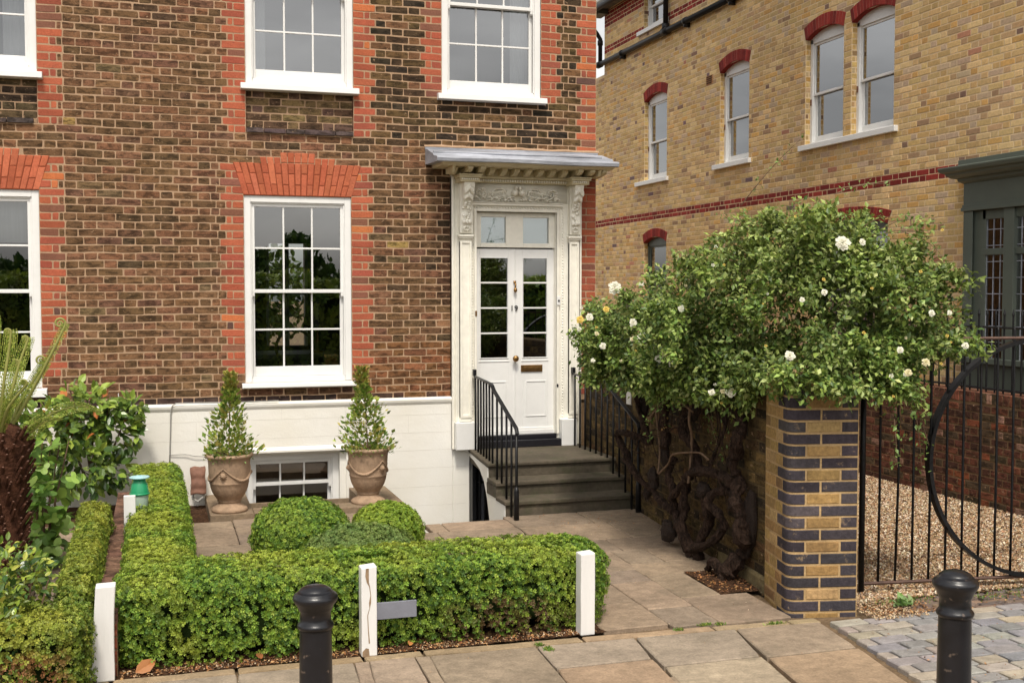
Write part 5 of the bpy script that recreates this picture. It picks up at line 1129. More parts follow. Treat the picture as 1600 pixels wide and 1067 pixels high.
def hedge(name, label, cat, parts, dens, pal=BOXP, sz=(.016, .026), tint=None, zmin=.0, group=None, amp=.014, drop=None, yellow=.35, brown=None, leafmat='box_leaf'):
    """parts: list of (centre, radii, exponent)"""
    g = thing(name, label, cat, (parts[0][0][0], parts[0][0][1], 0), group); core = MB(); F = MB(); P_, N_ = [], []
    for c, r_, ex in parts:
        p, q = sellip(c, r_, ex); pp, nn = scatter_on(p, q, int(dens*2*(r_[0]*r_[1]+r_[0]*r_[2]+r_[1]*r_[2])*4), c)
        keep = np.ones(len(pp), bool)
        for c2, r2, e2 in parts:
            if c2 is c: continue
            keep &= np.sum(np.abs((pp-np.array(c2))/np.array(r2))**e2, axis=1) > .93
        keep &= pp[:, 2] > zmin
        P_.append(pp[keep]); N_.append(nn[keep])
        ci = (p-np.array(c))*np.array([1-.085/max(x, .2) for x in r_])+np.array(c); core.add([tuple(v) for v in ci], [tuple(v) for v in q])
    P_ = np.concatenate(P_); N_ = np.concatenate(N_)
    bump = nz3(P_, 9, 1.0)*amp+nz3(P_, 26, 2.0)*amp*(1.2+1.3*np.clip(.5-N_[:, 2], 0, 1)); depth = rng.uniform(0, 1, len(P_))**1.5*(.06+.04*np.clip(.5-N_[:, 2], 0, 1))
    pos = P_+N_*(bump-depth)[:, None]
    if drop is not None: k = ~drop(pos); pos, N_, P_ = pos[k], N_[k], P_[k]
    hole = (nz3(P_, 16, 9.)+nz3(P_, 37, 4.)*.7 > .60-.18*(N_[:, 2] < .3)-.25*(N_[:, 2] < .3)*(P_[:, 2] < .30)); hole &= rng.uniform(0, 1, len(pos)) < .85
    if dens > 1000: pos, N_, P_ = pos[~hole], N_[~hole], P_[~hole]
    n = len(pos); c = pick(pal, n, br=.2); y = np.clip(nz3(P_, 3.1, 5.0)*.9+nz3(P_, 11, 3.)*.5+N_[:, 2]*.5, 0, 1)[:, None]*yellow; c = c*(1-y)+np.array(lin(190, 184, 70))*y  # patchy yellowing, plus light on the tops put into upward leaves' colour
    if tint is not None: c = tint(P_, c)
    up = N_+rdir(n)*.55; F.inst(SV, SF, pos, frames(np.cross(up, rdir(n)), up), rng.uniform(*sz, n), c)
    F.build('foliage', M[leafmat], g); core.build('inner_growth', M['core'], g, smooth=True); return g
def dead(cx, cz, rx, rz, col, yf):
    def f(P_, c):
        m = np.clip(1.3-((P_[:, 0]-cx)/rx)**2-((P_[:, 2]-cz)/rz)**2+nz3(P_, 14)*.8, 0, 1)[:, None]*(P_[:, 1] < yf)[:, None]*(rng.uniform(0, 1, (len(P_), 1)) < .6); return c*(1-m)+np.array(col)*m
    return f
hedge('box_hedge', 'long clipped box hedge behind the white posts, its arm running back to the house', 'hedge',
      [((1.18, -4.53, .225), (1.44, .33, .262), 7), ((2.42, -4.50, .27), (.27, .30, .225), 2.8), ((-.0, -2.75, .235), (.215, 2.05, .255), 6), ((.0, -1.05, .30), (.2, .42, .235), 5)],
      7600, sz=(.011, .019), tint=dead(1.95, .10, .42, .16, lin(92, 72, 46), -4.7), drop=lambda p: (p[:, 1] < -4.84) & (p[:, 0] > 1.06) & (p[:, 0] < 1.40) & (p[:, 2] > (.17+.1*np.sin(p[:, 0]*30)*.3)) & (p[:, 2] < .36) | ((p[:, 1] < -4.845) & (p[:, 2] < .055+.03*np.sin(p[:, 0]*17))))
hedge('left_box_hedge', 'narrow yellow green box hedge left of the low brick wall, browning at its front corner', 'hedge',
      [((-.435, -3.75, .235), (.105, 1.22, .27), 5), ((-.95, -5.02, .19), (.62, .26, .25), 6), ((-.43, -2.75, .30), (.115, .18, .25), 5)], 7600, sz=(.011, .019), pal=[lin(120, 138, 50), lin(98, 122, 44), lin(140, 150, 60), lin(84, 104, 40)], yellow=.5,
      tint=dead(-.62, .14, .22, .14, lin(140, 96, 60), -5.0))
for lab, c, r_, pal in (('larger round clipped box ball left of the others, before the basement window', (1.03, -2.50, .19), (.375, .36, .275), BOXP), ('bright green round box ball nearest the white wall', (1.72, -2.40, .14), (.29, .28, .245), [lin(120, 146, 46), lin(136, 160, 56), lin(104, 134, 44)]), ('low grey green box dome squeezed between two box balls', (1.42, -2.86, .10), (.42, .27, .22), [lin(102, 126, 64), lin(90, 114, 58), lin(120, 140, 76)])):
    hedge('box_ball', lab, 'topiary', [(c, r_, 2.15)], 7600, sz=(.011, .019), pal=pal, group='clipped box balls in the front garden', yellow=.15)

# ================================================================== CLIMBING ROSE
rose = thing('climbing_rose', 'big climbing rose bush with cream flowers spilling over the garden wall and pier', 'rose bush', (3.9, -4.05, 0))
E = [((3.76, -2.25, 1.62), (.36, .50, .38)), ((3.86, -2.75, 1.70), (.42, .50, .42)), ((3.98, -3.35, 1.82), (.46, .58, .50)), ((4.10, -3.95, 1.95), (.50, .55, .60)), ((4.32, -4.45, 1.97), (.52, .45, .57)), ((4.72, -4.70, 1.93), (.46, .42, .48)), ((4.98, -4.72, 1.78), (.28, .32, .36)), ((3.92, -3.2, 1.42), (.22, .55, .26)), ((3.95, -4.1, 1.50), (.24, .36, .22)), ((4.62, -4.82, 1.58), (.26, .22, .22)), ((4.25, -4.9, 1.60), (.34, .2, .2)), ((3.78, -2.9, 1.42), (.2, .5, .22)), ((3.74, -3.5, 1.40), (.16, .4, .22)), ((4.02, -4.95, 1.58), (.24, .14, .18)), ((3.62, -2.1, 1.60), (.22, .3, .26)), ((4.5, -4.95, 1.52), (.22, .14, .16)), ((3.9, -3.0, 1.18), (.10, .5, .2)), ((3.88, -3.9, 1.22), (.08, .4, .18)), ((4.25, -3.9, 2.42), (.3, .3, .2)), ((4.45, -4.35, 2.32), (.34, .3, .22)), ((3.68, -3.6, 1.75), (.2,.5,.35)), ((3.93, -5.0, 1.50), (.2, .09, .12)), ((3.72, -4.75, 1.54), (.12, .26, .13)), ((4.28, -5.06, 1.46), (.22, .09, .11)), ((3.70, -3.2, 1.34), (.14, .5, .16)), ((3.74, -4.0, 1.36), (.13, .4, .16))]
ROSEP = [lin(110, 132, 62), lin(92, 116, 54), lin(134, 152, 78), lin(72, 94, 46), lin(158, 170, 104), lin(120, 138, 62)]
P_, D_, Q_ = [], [], []
for c, r_ in E:
    vol = r_[0]*r_[1]*r_[2]; n = int(950*(vol/.1)**.67); d = rdir(n); rad = rng.uniform(.3, 1, n)**.5*.93; rad = rad*(1+.2*nz3(d+np.array(c), 4.2))
    P_.append(np.array(c)+d*rad[:, None]*np.array(r_)); D_.append(d); Q_.append(np.full(n, .78))
    for k in range(int(17*(vol/.1)**.5)+2):                            # drooping sprays: clumps of their own tone
        d0 = rdir(1)[0]; d0[1] = -abs(d0[1]) if random.random() < .6 else d0[1]; c0 = np.array(c)+d0*np.array(r_)*random.uniform(.75, 1.08); ln_ = random.uniform(.08, .24); dr = d0*.6+np.array([random.uniform(-.5, .5), random.uniform(-.4, .2), random.uniform(-.7, .45)]); dr /= np.linalg.norm(dr); m = int(95*ln_/.2)
        t = rng.uniform(-.3, 1, m); pp = c0+dr*(t*ln_)[:, None]+np.array([0, 0, -1])*(np.maximum(t, 0)**2*ln_*.45)[:, None]+rng.normal(0, 1, (m, 3))*(.045*(1.1-np.abs(t)*.7))[:, None]
        P_.append(pp); D_.append(np.tile(d0, (m, 1))); Q_.append(np.full(m, random.uniform(.72, 1.35)))
P_ = np.concatenate(P_); D_ = np.concatenate(D_); Q_ = np.concatenate(Q_)
keep = P_[:, 2] > 1.26+.10*nz3(P_, 8., 3.)
keep &= ~((P_[:, 0] > 4.72) & (P_[:, 2] < 1.62+.08*nz3(P_, 9., 4.)))
keep &= P_[:, 0] < 5.06+.06*nz3(P_, 9., 1.)
keep &= ~((P_[:, 1] < -4.4) & (P_[:, 2] < 1.40+.07*nz3(P_, 10., 5.)) & (P_[:, 0] < 4.5))
keep &= ~((P_[:, 0] > 4.12) & (P_[:, 2] < 1.40) & (P_[:, 1] > -4.6))
keep &= ~((P_[:, 2] < 1.50) & (P_[:, 1] < -4.45) & (P_[:, 1] > -5.0) & (P_[:, 0] > 3.82) & (P_[:, 0] < 4.3))
clump = nz3(P_, 7.5, 2.)+.5*nz3(P_, 15, 7.); keep &= rng.uniform(-1.3, .25, len(P_)) < clump
P_, D_, Q_ = P_[keep], D_[keep], Q_[keep]
# five-leaflet sprays
n = len(P_); K = 3; base = np.repeat(P_, K, 0)+rng.normal(0, .022, (n*K, 3)); out = np.repeat(D_, K, 0)*.5+rdir(n*K)*.9; out[:, 2] -= .25; up = rdir(n*K)*.55+np.array([.15, -.35, .9])
cl = pick(ROSEP, n*K, br=.22)*np.repeat(Q_, K)[:, None]; hi = np.clip((base[:, 2:3]-2.0)*.6, 0, .3)*rng.uniform(0, 1, (n*K, 1)); cl = cl*(1-hi)+np.array(lin(160, 160, 80))*hi
s = MB(); s.inst(LEAF_V, LEAF_F, base, frames(out, up), rng.uniform(.03, .056, n*K)[:, None]*np.array([1, 1.15, 1]), cl); s.build('foliage', M['leaf'], rose)
# upright and drooping young shoots beyond the outline
s = MB(); lf = MB(); LP, LO, LC = [], [], []
shoots = [((4.05, -3.4, 2.2), (.05, -.1, .26)), ((4.2, -3.7, 2.45), (-.05, .1, .30)), ((4.3, -4.0, 2.45), (.25, 0, .25)), ((4.55, -4.5, 2.45), (.22, -.1, .22)), ((4.75, -4.65, 2.3), (.24, 0, .12)), ((4.9, -4.7, 2.1), (.28, 0, .14)), ((4.95, -4.7, 1.9), (.26, 0, .05)), ((4.9, -4.7, 1.8), (.16, 0, .02)), ((3.75, -2.2, 1.85), (-.12, 0, .16)), ((4.6, -4.85, 1.5), (.04, -.03, -.26)), ((4.45, -4.95, 1.5), (.0, -.02, -.14)), ((3.85, -3.0, 1.35), (-.03, 0, -.28)),  ((3.9, -3.6, 1.3), (.0, -.1, -.25)), ((4.12, -3.55, 2.42), (.02, -.15, .30)), ((4.4, -4.3, 2.45), (-.1, .0, .2))]
for rep in range(4):
    for b, d in shoots:
        b = Vector(b)+Vector(rng.normal(0, .06*rep, 3)); d = Vector(d)*random.uniform(.7, 1.1)+Vector(rng.normal(0, .05*rep, 3)); pts = [b+d*t+Vector((0, 0, -.10*t*t)) for t in [i/6 for i in range(7)]]; s = MB(); s.tube(pts, [.004-.0004*i for i in range(7)], 5); s.build('shoot', M['twig'], rose)
        for i in range(1, 7):
            for k in range(5): LP.append(pts[i]+Vector(rng.normal(0, .02, 3))); LO.append(Vector(rng.normal(0, 1, 3))+d); LC.append(lin(150, 122, 70) if (i > 4 and rep == 0 and random.random() < .5) else lin(112, 138, 70))
m = len(LP); lf.inst(LEAF_V, LEAF_F, np.array(LP), frames(np.array(LO), rdir(m)*.5+np.array([0, -.3, 1])), rng.uniform(.02, .045, m), np.array(LC)*rng.uniform(.8, 1.2, (m, 1))); lf.build('young_leaves', M['leaf'], rose)
def bloom(c, r_, col, full=True):
    s = MB(); c = Vector(c); ax = Vector((-.35, -.9, .25)).normalized(); a1 = ax.cross(Vector((0, 0, 1))).normalized(); a2 = ax.cross(a1)
    rings = ((1.0, .1, 9), (.78, .25, 8), (.55, .42, 7), (.32, .55, 5), (.14, .6, 3)) if full else ((.55, .3, 5), (.35, .6, 4), (.15, .8, 3))
    for q, h, k in rings:
        for i in range(k):
            b = i*2*math.pi/k+q*3+random.uniform(-.2, .2); u = a1*math.cos(b)+a2*math.sin(b); w = a1*-math.sin(b)+a2*math.cos(b); qq = q*random.uniform(.85, 1.15)
            p0 = c+u*r_*qq*.25+ax*r_*h*.3; p1 = c+u*r_*qq*.8+w*r_*.34*qq**.5+ax*r_*h; p2 = c+u*r_*qq*1.05+ax*r_*(h-.12+random.uniform(-.05, .1)); p3 = c+u*r_*qq*.8-w*r_*.34*qq**.5+ax*r_*h
            s.add([p0, p1, p2, p3], [(0, 1, 2, 3)], jit(col, .05, .02))
    s.build('rose_flower' if full else 'rose_bud', M['petal'], rose)
WH, CR, YE = (.86, .85, .74), (.80, .74, .50), lin(236, 212, 120)
ROSES = [(3.54, -2.60, 2.07, 0.052, WH), (3.64, -2.60, 1.95, 0.037, WH), (3.47, -2.60, 1.90, 0.026, YE), (3.29, -2.50, 1.82, 0.031, YE), (3.33, -2.60, 1.84, 0.031, WH), (3.61, -2.80, 1.80, 0.031, WH), (3.64, -2.90, 1.69, 0.041, WH), (3.40, -2.70, 1.62, 0.026, WH), (3.59, -2.90, 1.59, 0.020, YE), (3.69, -3.10, 1.54, 0.030, WH), (3.70, -3.20, 1.58, 0.030, CR), (3.71, -3.30, 1.52, 0.034, WH), (3.79, -3.80, 1.40, 0.019, WH), (3.81, -4.00, 1.36, 0.032, WH), (3.79, -3.90, 1.28, 0.019, YE), (3.71, -4.90, 1.66, 0.033, WH), (4.06, -4.90, 2.33, 0.046, WH), (3.79, -3.30, 1.87, 0.020, YE), (3.78, -3.20, 1.97, 0.020, CR), (3.67, -3.10, 1.98, 0.020, YE), (3.87, -4.30, 1.96, 0.013, YE), (4.74, -5.00, 1.77, 0.022, YE), (4.54, -5.00, 2.16, 0.022, YE), (4.08, -5.10, 1.80, 0.021, YE), (4.70, -5.00, 1.60, 0.017, YE), (4.39, -5.10, 1.56, 0.025, CR), (4.59, -5.00, 1.61, 0.026, CR), (3.87, -5.00, 2.11, 0.021, YE), (3.71, -3.50, 2.08, 0.019, CR), (4.04, -4.40, 2.52, 0.018, YE), (4.20, -5.00, 2.06, 0.017, YE), (4.77, -4.90, 2.42, 0.018, YE), (3.39, -2.60, 1.76, 0.021, YE), (3.80, -3.90, 2.22, 0.018, YE), (3.78, -4.50, 1.70, 0.017, YE), (4.36, -5.00, 1.41, 0.017, YE), (4.77, -5.00, 1.73, 0.013, YE), (4.25, -4.80, 2.35, 0.013, YE), (3.80, -3.60, 2.30, 0.014, CR), (3.51, -2.80, 1.51, 0.020, CR)]
for x, y, z, r_, c in ROSES: bloom((x-.12, y-.34, z), r_*1.0, c, r_ > .0235)
for k in range(26):
    x, y, z, r_, c = random.choice(ROSES); bloom((x-.12+random.uniform(-.16, .16), y-.30+random.uniform(-.12, .05), max(1.36, z+random.uniform(-.16, .16))), random.uniform(.015, .025), random.choice([WH, WH, CR]), random.random() < .6)
# gnarled stems along the wall
def gnarl(pts, r0, r1, name='stem', sub=9, knob=.35, m='bark', seg=10):
    P = [Vector(p) for p in pts]; out = []; n = len(P)
    for i in range(n-1):
        p0, p1, p2, p3 = P[max(i-1, 0)], P[i], P[i+1], P[min(i+2, n-1)]
        for k in range(sub):
            t = k/sub; out.append(.5*((2*p1)+(-p0+p2)*t+(2*p0-5*p1+4*p2-p3)*t*t+(-p0+3*p1-3*p2+p3)*t**3))
    out.append(P[-1]); N = len(out); rad = []
    for i, p in enumerate(out):
        t = i/(N-1); r_ = (r0+(r1-r0)*t)*.74; rad.append(r_*(1+knob*mn.noise(p*11)+knob*.9*mn.noise(p*27)+knob*.6*mn.noise(p*61))); out[i] = p+Vector((mn.noise(p*7), mn.noise(p*7+Vector((9, 0, 0))), 0))*r_*.8
    s = MB(); seg = max(seg, 14) if r0 > .02 else 8; s.tube(out, rad, seg)
    if r0 > .02:
        nv = []
        for i, v in enumerate(s.v):
            c_v = out[i//seg]; d = Vector(v)-c_v; k = 1+.30*mn.noise(Vector((i % seg*1.3, v[1]*14, v[2]*14)))+.22*mn.noise(Vector(v)*48); nv.append(tuple(c_v+d*k))
        s.v = nv
    o = s.build(name, M[m], rose, smooth=r0 <= .02)
    return o
TX = 3.86
q = lambda L_, dx=0: [(TX+dx+.03*math.sin(i*2.3), y, z) for i, (y, z) in enumerate(L_)]
gnarl([(3.80, -4.02, -.03)]+q([(-4.10, .12), (-4.20, .33), (-4.16, .53), (-4.11, .69), (-4.04, .86), (-4.19, 1.0), (-4.13, 1.15), (-4.01, 1.30), (-4.1, 1.7)]), .085, .042, 'trunk', knob=.45, seg=14)
gnarl([(3.82, -4.05, .0), (3.78, -3.95, .12), (3.8, -3.8, .02)], .06, .03, 'root')
gnarl(q([(-3.47, .0), (-3.45, .09), (-3.27, .21), (-3.09, .31), (-3.09, .48), (-3.05, .61), (-3.07, .74)]), .05, .035)
gnarl(q([(-3.09, .31), (-2.67, .39), (-2.37, .53), (-2.03, .69), (-1.95, .79), (-2.32, .83), (-2.59, .80), (-2.59, .92), (-2.41, 1.10), (-2.4, 1.4)]), .042, .03)
gnarl(q([(-3.11, .41), (-3.32, .60), (-3.60, .71), (-3.86, .73), (-4.1, .70)], -.03), .035, .05)
gnarl(q([(-4.1, .62), (-3.85, .60), (-3.74, .50), (-3.90, .38), (-3.76, .22), (-3.45, .09)]), .04, .04)
gnarl(q([(-3.27, 1.35), (-3.27, 1.09), (-3.32, .96), (-3.44, .85), (-3.52, .66)]), .055, .045)
gnarl(q([(-3.0, .60), (-3.11, .69), (-3.32, .80), (-3.52, .84), (-3.71, .86), (-3.89, .84)], -.08), .012, .010, m='twig', knob=.1)
gnarl(q([(-3.48, .60), (-3.49, .91), (-3.55, 1.08), (-3.5, 1.3)], -.06), .016, .014, m='twig', knob=.1)
gnarl(q([(-2.86, 1.1), (-2.89, .78), (-2.98, .60)], -.05), .012, .010, m='twig', knob=.1)
gnarl(q([(-2.5, 1.28), (-2.61, 1.32), (-2.88, 1.41)], -.04), .04, .03); gnarl(q([(-2.8, 1.30), (-3.1, 1.32), (-3.5, 1.31)], -.06), .025, .022); gnarl(q([(-2.88, 1.23), (-3.23, 1.26), (-3.47, 1.22), (-3.6, 1.15)], -.1), .012, .010, m='twig', knob=.1)
gnarl(q([(-3.67, .70), (-3.82, .97), (-4.00, 1.10), (-3.9, 1.4)]), .02, .018); gnarl(q([(-3.3, .62), (-3.25, .45), (-3.32, .2), (-3.4, .05)], .0), .05, .06)
gnarl(q([(-3.5, .12), (-3.62, .35), (-3.6, .6)], .02), .05, .05); gnarl(q([(-2.95, 1.3), (-2.9, 1.05), (-2.96, .8)]), .06, .05)
for c, r_ in (((3.88, -2.89, .74), (.05, .10, .12)), ((3.9, -2.62, .50), (.05, .09, .12)), ((3.92, -2.47, .36), (.045, .07, .09)), ((3.84, -3.64, .58), (.06, .09, .07)), ((3.84, -3.05, .16), (.06, .12, .12)), ((3.9, -3.35, 1.2), (.06, .12, .2)), ((3.92, -4.2, .45), (.05, .1, .3)), ((3.92, -2.4, 1.15), (.05, .1, .2))):
    s = MB(); m = 260; d = rdir(m); pp = np.array(c)+d*np.array(r_)*rng.uniform(.3, 1, (m, 1)); s.inst([(0, .03, 0), (0, -.03, 0), (1, 0, 0)], [(0, 1, 2)], pp, frames(rdir(m), rdir(m)), rng.uniform(.03, .08, m), pick([lin(58, 42, 32), lin(40, 30, 24)], m)); s.blob(c, tuple(x*.75 for x in r_), 10, 8, lin(40, 30, 24), nz=.5); s.build('dead_tangle', M['stone'], rose)
for k in range(46):
    y0 = random.uniform(-4.2, -2.1); z0 = random.uniform(.55, 1.35); p = Vector((3.84+random.uniform(-.04, .05), y0, z0)); pts = [p]
    dv = Vector((0, random.uniform(-1, 1), random.uniform(-.8, .8))).normalized()
    for i in range(6): dv = (dv+Vector((random.uniform(-.15, .15), random.uniform(-.5, .5), random.uniform(-.5, .5)))).normalized(); pts.append(pts[-1]+dv*random.uniform(.04, .08))
    s = MB(); s.tube(pts, [.009*random.uniform(.5, 1)*(1-.12*i) for i in range(7)], 5); s.build('twig', M['bark'], rose)

hung = MB(); hung.box(4.02, 4.03, -1.87, -1.77, 1.03, 1.24); tag(hung.build('white_tag', M['white'], bevel=.003), 'blank white tag hanging under the left edge of the rose on the garden wall', 'tag')

# ================================================================== LEFT GARDEN PLANTS
cam_p = thing('camellia', 'glossy broad leaved camellia trained against the white plinth', 'shrub', (-.55, -.5, 0))
CP = [lin(96, 120, 50), lin(118, 142, 58), lin(66, 92, 42), lin(140, 160, 68), lin(80, 104, 46)]
n = 880; ce = [((-.62, -.45, .98), (.30, .16, .26), 1.0), ((-.88, -.55, .80), (.26, .2, .34), .9), ((-.38, -.42, .80), (.26, .14, .26), .8), ((-.66, -.6, .50), (.36, .2, .26), .9), ((-.22, -.34, .98), (.13, .09, .10), .22), ((-.40, -.5, .42), (.18, .15, .16), .3), ((-1.15, -.55, .6), (.3, .2, .5), .9)]
pp, dd = [], []
for c, r_, w in ce:
    m = int(150*w*1.7); d = rdir(m); pp.append(np.array(c)+d*np.array(r_)*(rng.uniform(.2, 1, (m, 1))**.5)); dd.append(d)
pp = np.concatenate(pp); dd = np.concatenate(dd); k = pp[:, 2] > .22; pp, dd = pp[k], dd[k]; pp[:, 1] = np.minimum(pp[:, 1], -.10); m = len(pp)
cc = pick(CP, m, br=.2); t = np.clip((pp[:, 2:3]-.95)*2.2, 0, .8)*rng.uniform(.2, 1, (m, 1)); cc = cc*(1-t)+np.array(lin(168, 186, 84))*t; br_ = rng.uniform(0, 1, m) < .012; cc[br_] = lin(180, 110, 60)
ax = dd*.6+rdir(m)*.6+np.array([0, -.3, -.2]); s = MB(); s.inst(WIDE_V, WIDE_F, pp, frames(ax, rdir(m)*.45+np.array([.1, -.6, .75])), rng.uniform(.075, .12, m), cc); s.build('foliage', M['gloss_leaf'], cam_p)
for x, z, x1, z1 in ((-.55, 0, -.60, 1.1), (-.58, .3, -.25, .95), (-.56, .2, -.9, 1.0), (-.57, .5, -.4, 1.1), (-.57, .4, -.75, 1.2), (-.25, .6, -.38, .5), (-1.1, 0, -1.1, .9)):
    s = MB(); s.tube([(x, -.38, z), ((x+x1)/2+.03, -.40, (z+z1)/2), (x1, -.38, z1)], [.014, .010, .005], 8); s.build('branch', M['twig'], cam_p, smooth=True)
s = MB(); s.tube([(-.33, -.12, .9), (-.34, -.12, 1.1)], .004, 5); tag(s.build('wire_vine_eye', M['white']), 'thin white pin standing up from the plinth ledge above the camellia', 'pin')
fg = thing('lobed_shrub', 'pale green shrub with large lobed leaves between the tree fern trunk and camellia', 'shrub', (-.78, -2.4, 0))
LV = []; 
for k in range(25):
    a = -2.5+5.0*k/24; rr_ = .42+.42*abs(math.cos(a*1.6))**1.6*(1 if abs(a) < 2.3 else .6); LV.append((.35+rr_*math.cos(a)*.75, rr_*math.sin(a)*.75, .03*math.cos(a*3.2)))
LVV = [(0.25, 0, 0)]+LV; LFF = [(0, i, i+1, i+1) for i in range(1, 25)]
LFF = np.array([(0, i, i+1) for i in range(1, 25)])
m = 150; zz = rng.uniform(.10, 1.02, m); pp = np.column_stack([-.80+rng.normal(0, .085, m)-.12*(zz > .75), -2.35+rng.normal(0, .14, m), zz]); ax = rdir(m)*.8+np.array([.35, -.5, -.1])
s = MB(); s.inst(LVV, LFF, pp, frames(ax, rdir(m)*.45+np.array([0, -.35, .9])), rng.uniform(.085, .15, m), pick([lin(134, 166, 74), lin(150, 182, 86), lin(112, 146, 62), lin(96, 130, 56)], m)); s.build('foliage', M['leaf'], fg)
for i in range(5): s = MB(); s.tube([(-.8+.05*i-.1, -2.3, 0), (-.8+.04*i-.08, -2.35, .5), (-.86+.06*i, -2.3, .95)], [.012, .009, .004], 6); s.build('branch', M['twig'], fg)
eu = thing('evergreen_shrub', 'glossy yellow green evergreen shrub in front of the tree fern at the left edge', 'shrub', (-.9, -4.9, 0))
pp, dd = [], []
for c, r_, m in (((-.80, -4.85, .56), (.26, .24, .20), 620), ((-.95, -4.95, .42), (.32, .25, .25), 620), ((-.78, -5.20, .30), (.12, .12, .32), 380), ((-.66, -4.75, .50), (.14, .16, .14), 200)):
    d = rdir(m); pp.append(np.array(c)+d*np.array(r_)*(rng.uniform(.2, 1, (m, 1))**.45)); dd.append(d)
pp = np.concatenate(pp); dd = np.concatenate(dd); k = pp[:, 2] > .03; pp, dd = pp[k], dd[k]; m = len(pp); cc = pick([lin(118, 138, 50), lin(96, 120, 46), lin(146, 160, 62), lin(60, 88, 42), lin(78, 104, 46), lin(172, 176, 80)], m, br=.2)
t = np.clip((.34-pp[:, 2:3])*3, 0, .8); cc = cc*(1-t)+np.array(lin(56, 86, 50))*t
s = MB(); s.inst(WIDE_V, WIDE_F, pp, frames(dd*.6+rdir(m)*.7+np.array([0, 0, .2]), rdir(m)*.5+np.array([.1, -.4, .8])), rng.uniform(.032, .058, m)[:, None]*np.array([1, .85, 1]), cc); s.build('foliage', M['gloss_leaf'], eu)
for i in range(6): s = MB(); s.tube([(-.85+.03*i, -4.95, 0), (-.95+.08*i, -4.9, .55)], [.01, .004], 6); s.build('branch', M['twig'], eu)
s = MB(); m = 60; pp = np.column_stack([-.52+rng.normal(0, .06, m), -4.25+rng.normal(0, .22, m), rng.uniform(.03, .14, m)])
for p in pp:
    for k in range(5): b = k*1.256; s.add([tuple(p), (p[0]+.012*math.cos(b-.4), p[1]+.012*math.sin(b-.4), p[2]+.004), (p[0]+.017*math.cos(b), p[1]+.017*math.sin(b), p[2]), (p[0]+.012*math.cos(b+.4), p[1]+.012*math.sin(b+.4), p[2]+.004)], [(0, 1, 2, 3)], (.85, .85, .8) if random.random() < .75 else (.7, .55, .1))
m = 500; qq = np.column_stack([-.52+rng.normal(0, .07, m), -4.25+rng.normal(0, .24, m), rng.uniform(.0, .11, m)]); s.inst(LEAF_V, LEAF_F, qq, frames(rdir(m)+np.array([0, 0, .5]), rdir(m)), rng.uniform(.012, .03, m), pick([lin(110, 130, 60), lin(140, 150, 80)], m)); tag(s.build('fleabane_daisies', M['leaf']), 'low patch of tiny white daisies on the ground between the left hedge and shrub', 'flowers')
# tree fern
tf = thing('tree_fern', 'tree fern with a dark fibrous trunk and uncurling pale green fronds at the left edge', 'tree fern', (-1.0, -3.2, 0))
s = MB(); s.lathe([(.19, -.05), (.175, .3), (.165, .6), (.19, .9), (.21, 1.05), (.15, 1.16), (.07, 1.2)], -1.0, -3.2, 20)
for k in range(420):
    a = k*2.39996+random.uniform(-.25, .25); z = .02+1.10*(k/420)+random.uniform(-.03, .03); r_ = .165+.02*(z > .8); c = Vector((-1.0+r_*math.cos(a), -3.2+r_*math.sin(a), z)); d = Vector((math.cos(a)*.55, math.sin(a)*.55, .8)).normalized(); L_ = random.uniform(.04, .10)
    s.tube([c-d*.03, c+d*L_*.6, c+d*L_], [.013, .011, .009], 6, lin(90, 62, 50)); s.blob(c+d*(L_+.001), (.0065, .0065, .003), 6, 4, lin(170, 140, 120), mi=1)
s.build('trunk', [M['fern_bark'], mat('cut_stub', lin(112, 84, 70), .8)], tf)
def frond(pts, curl, rw_, name='frond', dens=34, r0=.012):
    P = [Vector(p) for p in pts]; n = 40; out = []
    for i in range(n+1):
        t = i/n*(len(P)-1); k = min(int(t), len(P)-2); u = t-k; p0, p1, p2, p3 = P[max(k-1, 0)], P[k], P[k+1], P[min(k+2, len(P)-1)]
        out.append(.5*((2*p1)+(-p0+p2)*u+(2*p0-5*p1+4*p2-p3)*u*u+(-p0+3*p1-3*p2+p3)*u**3))
    tip = out[-1]; d = (out[-1]-out[-3]).normalized(); side = d.cross(Vector((0, 1, 0))).normalized(); sp = []
    if curl:
        for i in range(1, 26):
            a = i*.42; r_ = curl*(1-i/28); cc_ = tip+side*(-curl if side.x > 0 else curl)*-1
            cc_ = tip+side*curl; sp.append(cc_+(-side*math.cos(a)+d*math.sin(a))*r_)
    allp = out+sp; s = MB(); rad = [r0*(1-.55*i/len(allp)) for i in range(len(allp))]; s.tube(allp, rad, 7, lin(150, 150, 84))
    LP_, LD_, S_ = [], [], []
    for i in range(6, len(allp)):
        t = i/len(allp); p = allp[i]; dd_ = (allp[min(i+1, len(allp)-1)]-allp[i-1]).normalized(); sd = dd_.cross(Vector((0, 1, .2))).normalized()
        if i < len(out):
            for sg in (-1, 1):
                Lp = rw_*math.sin(min(1, t*1.15)*math.pi*.85+.25)
                for j in range(4):
                    u = (j+.5)/4; c = p+(sd*sg+dd_*.5+Vector((0, -.25, -.15))).normalized()*Lp*u
                    for k in (-1, 1): LP_.append(c); LD_.append(dd_*k*1.0+sd*sg*.35+Vector(rng.normal(0, .2, 3))); S_.append(.024*(1-u*.5)*(rw_/.06)**.5)
        else:
            for k in range(2): LP_.append(p); LD_.append(Vector(rng.normal(0, 1, 3))); S_.append(.012)
    m = len(LP_); s.inst(LEAF_V, LEAF_F, np.array(LP_), frames(np.array(LD_), rdir(m)*.5+np.array([0, -.8, .5])), np.array(S_), pick([lin(142, 154, 60), lin(122, 140, 54), lin(160, 166, 80), lin(108, 124, 48)], m)); s.build(name, M['box_leaf'], tf)
bx0, by0 = -.93, -3.2
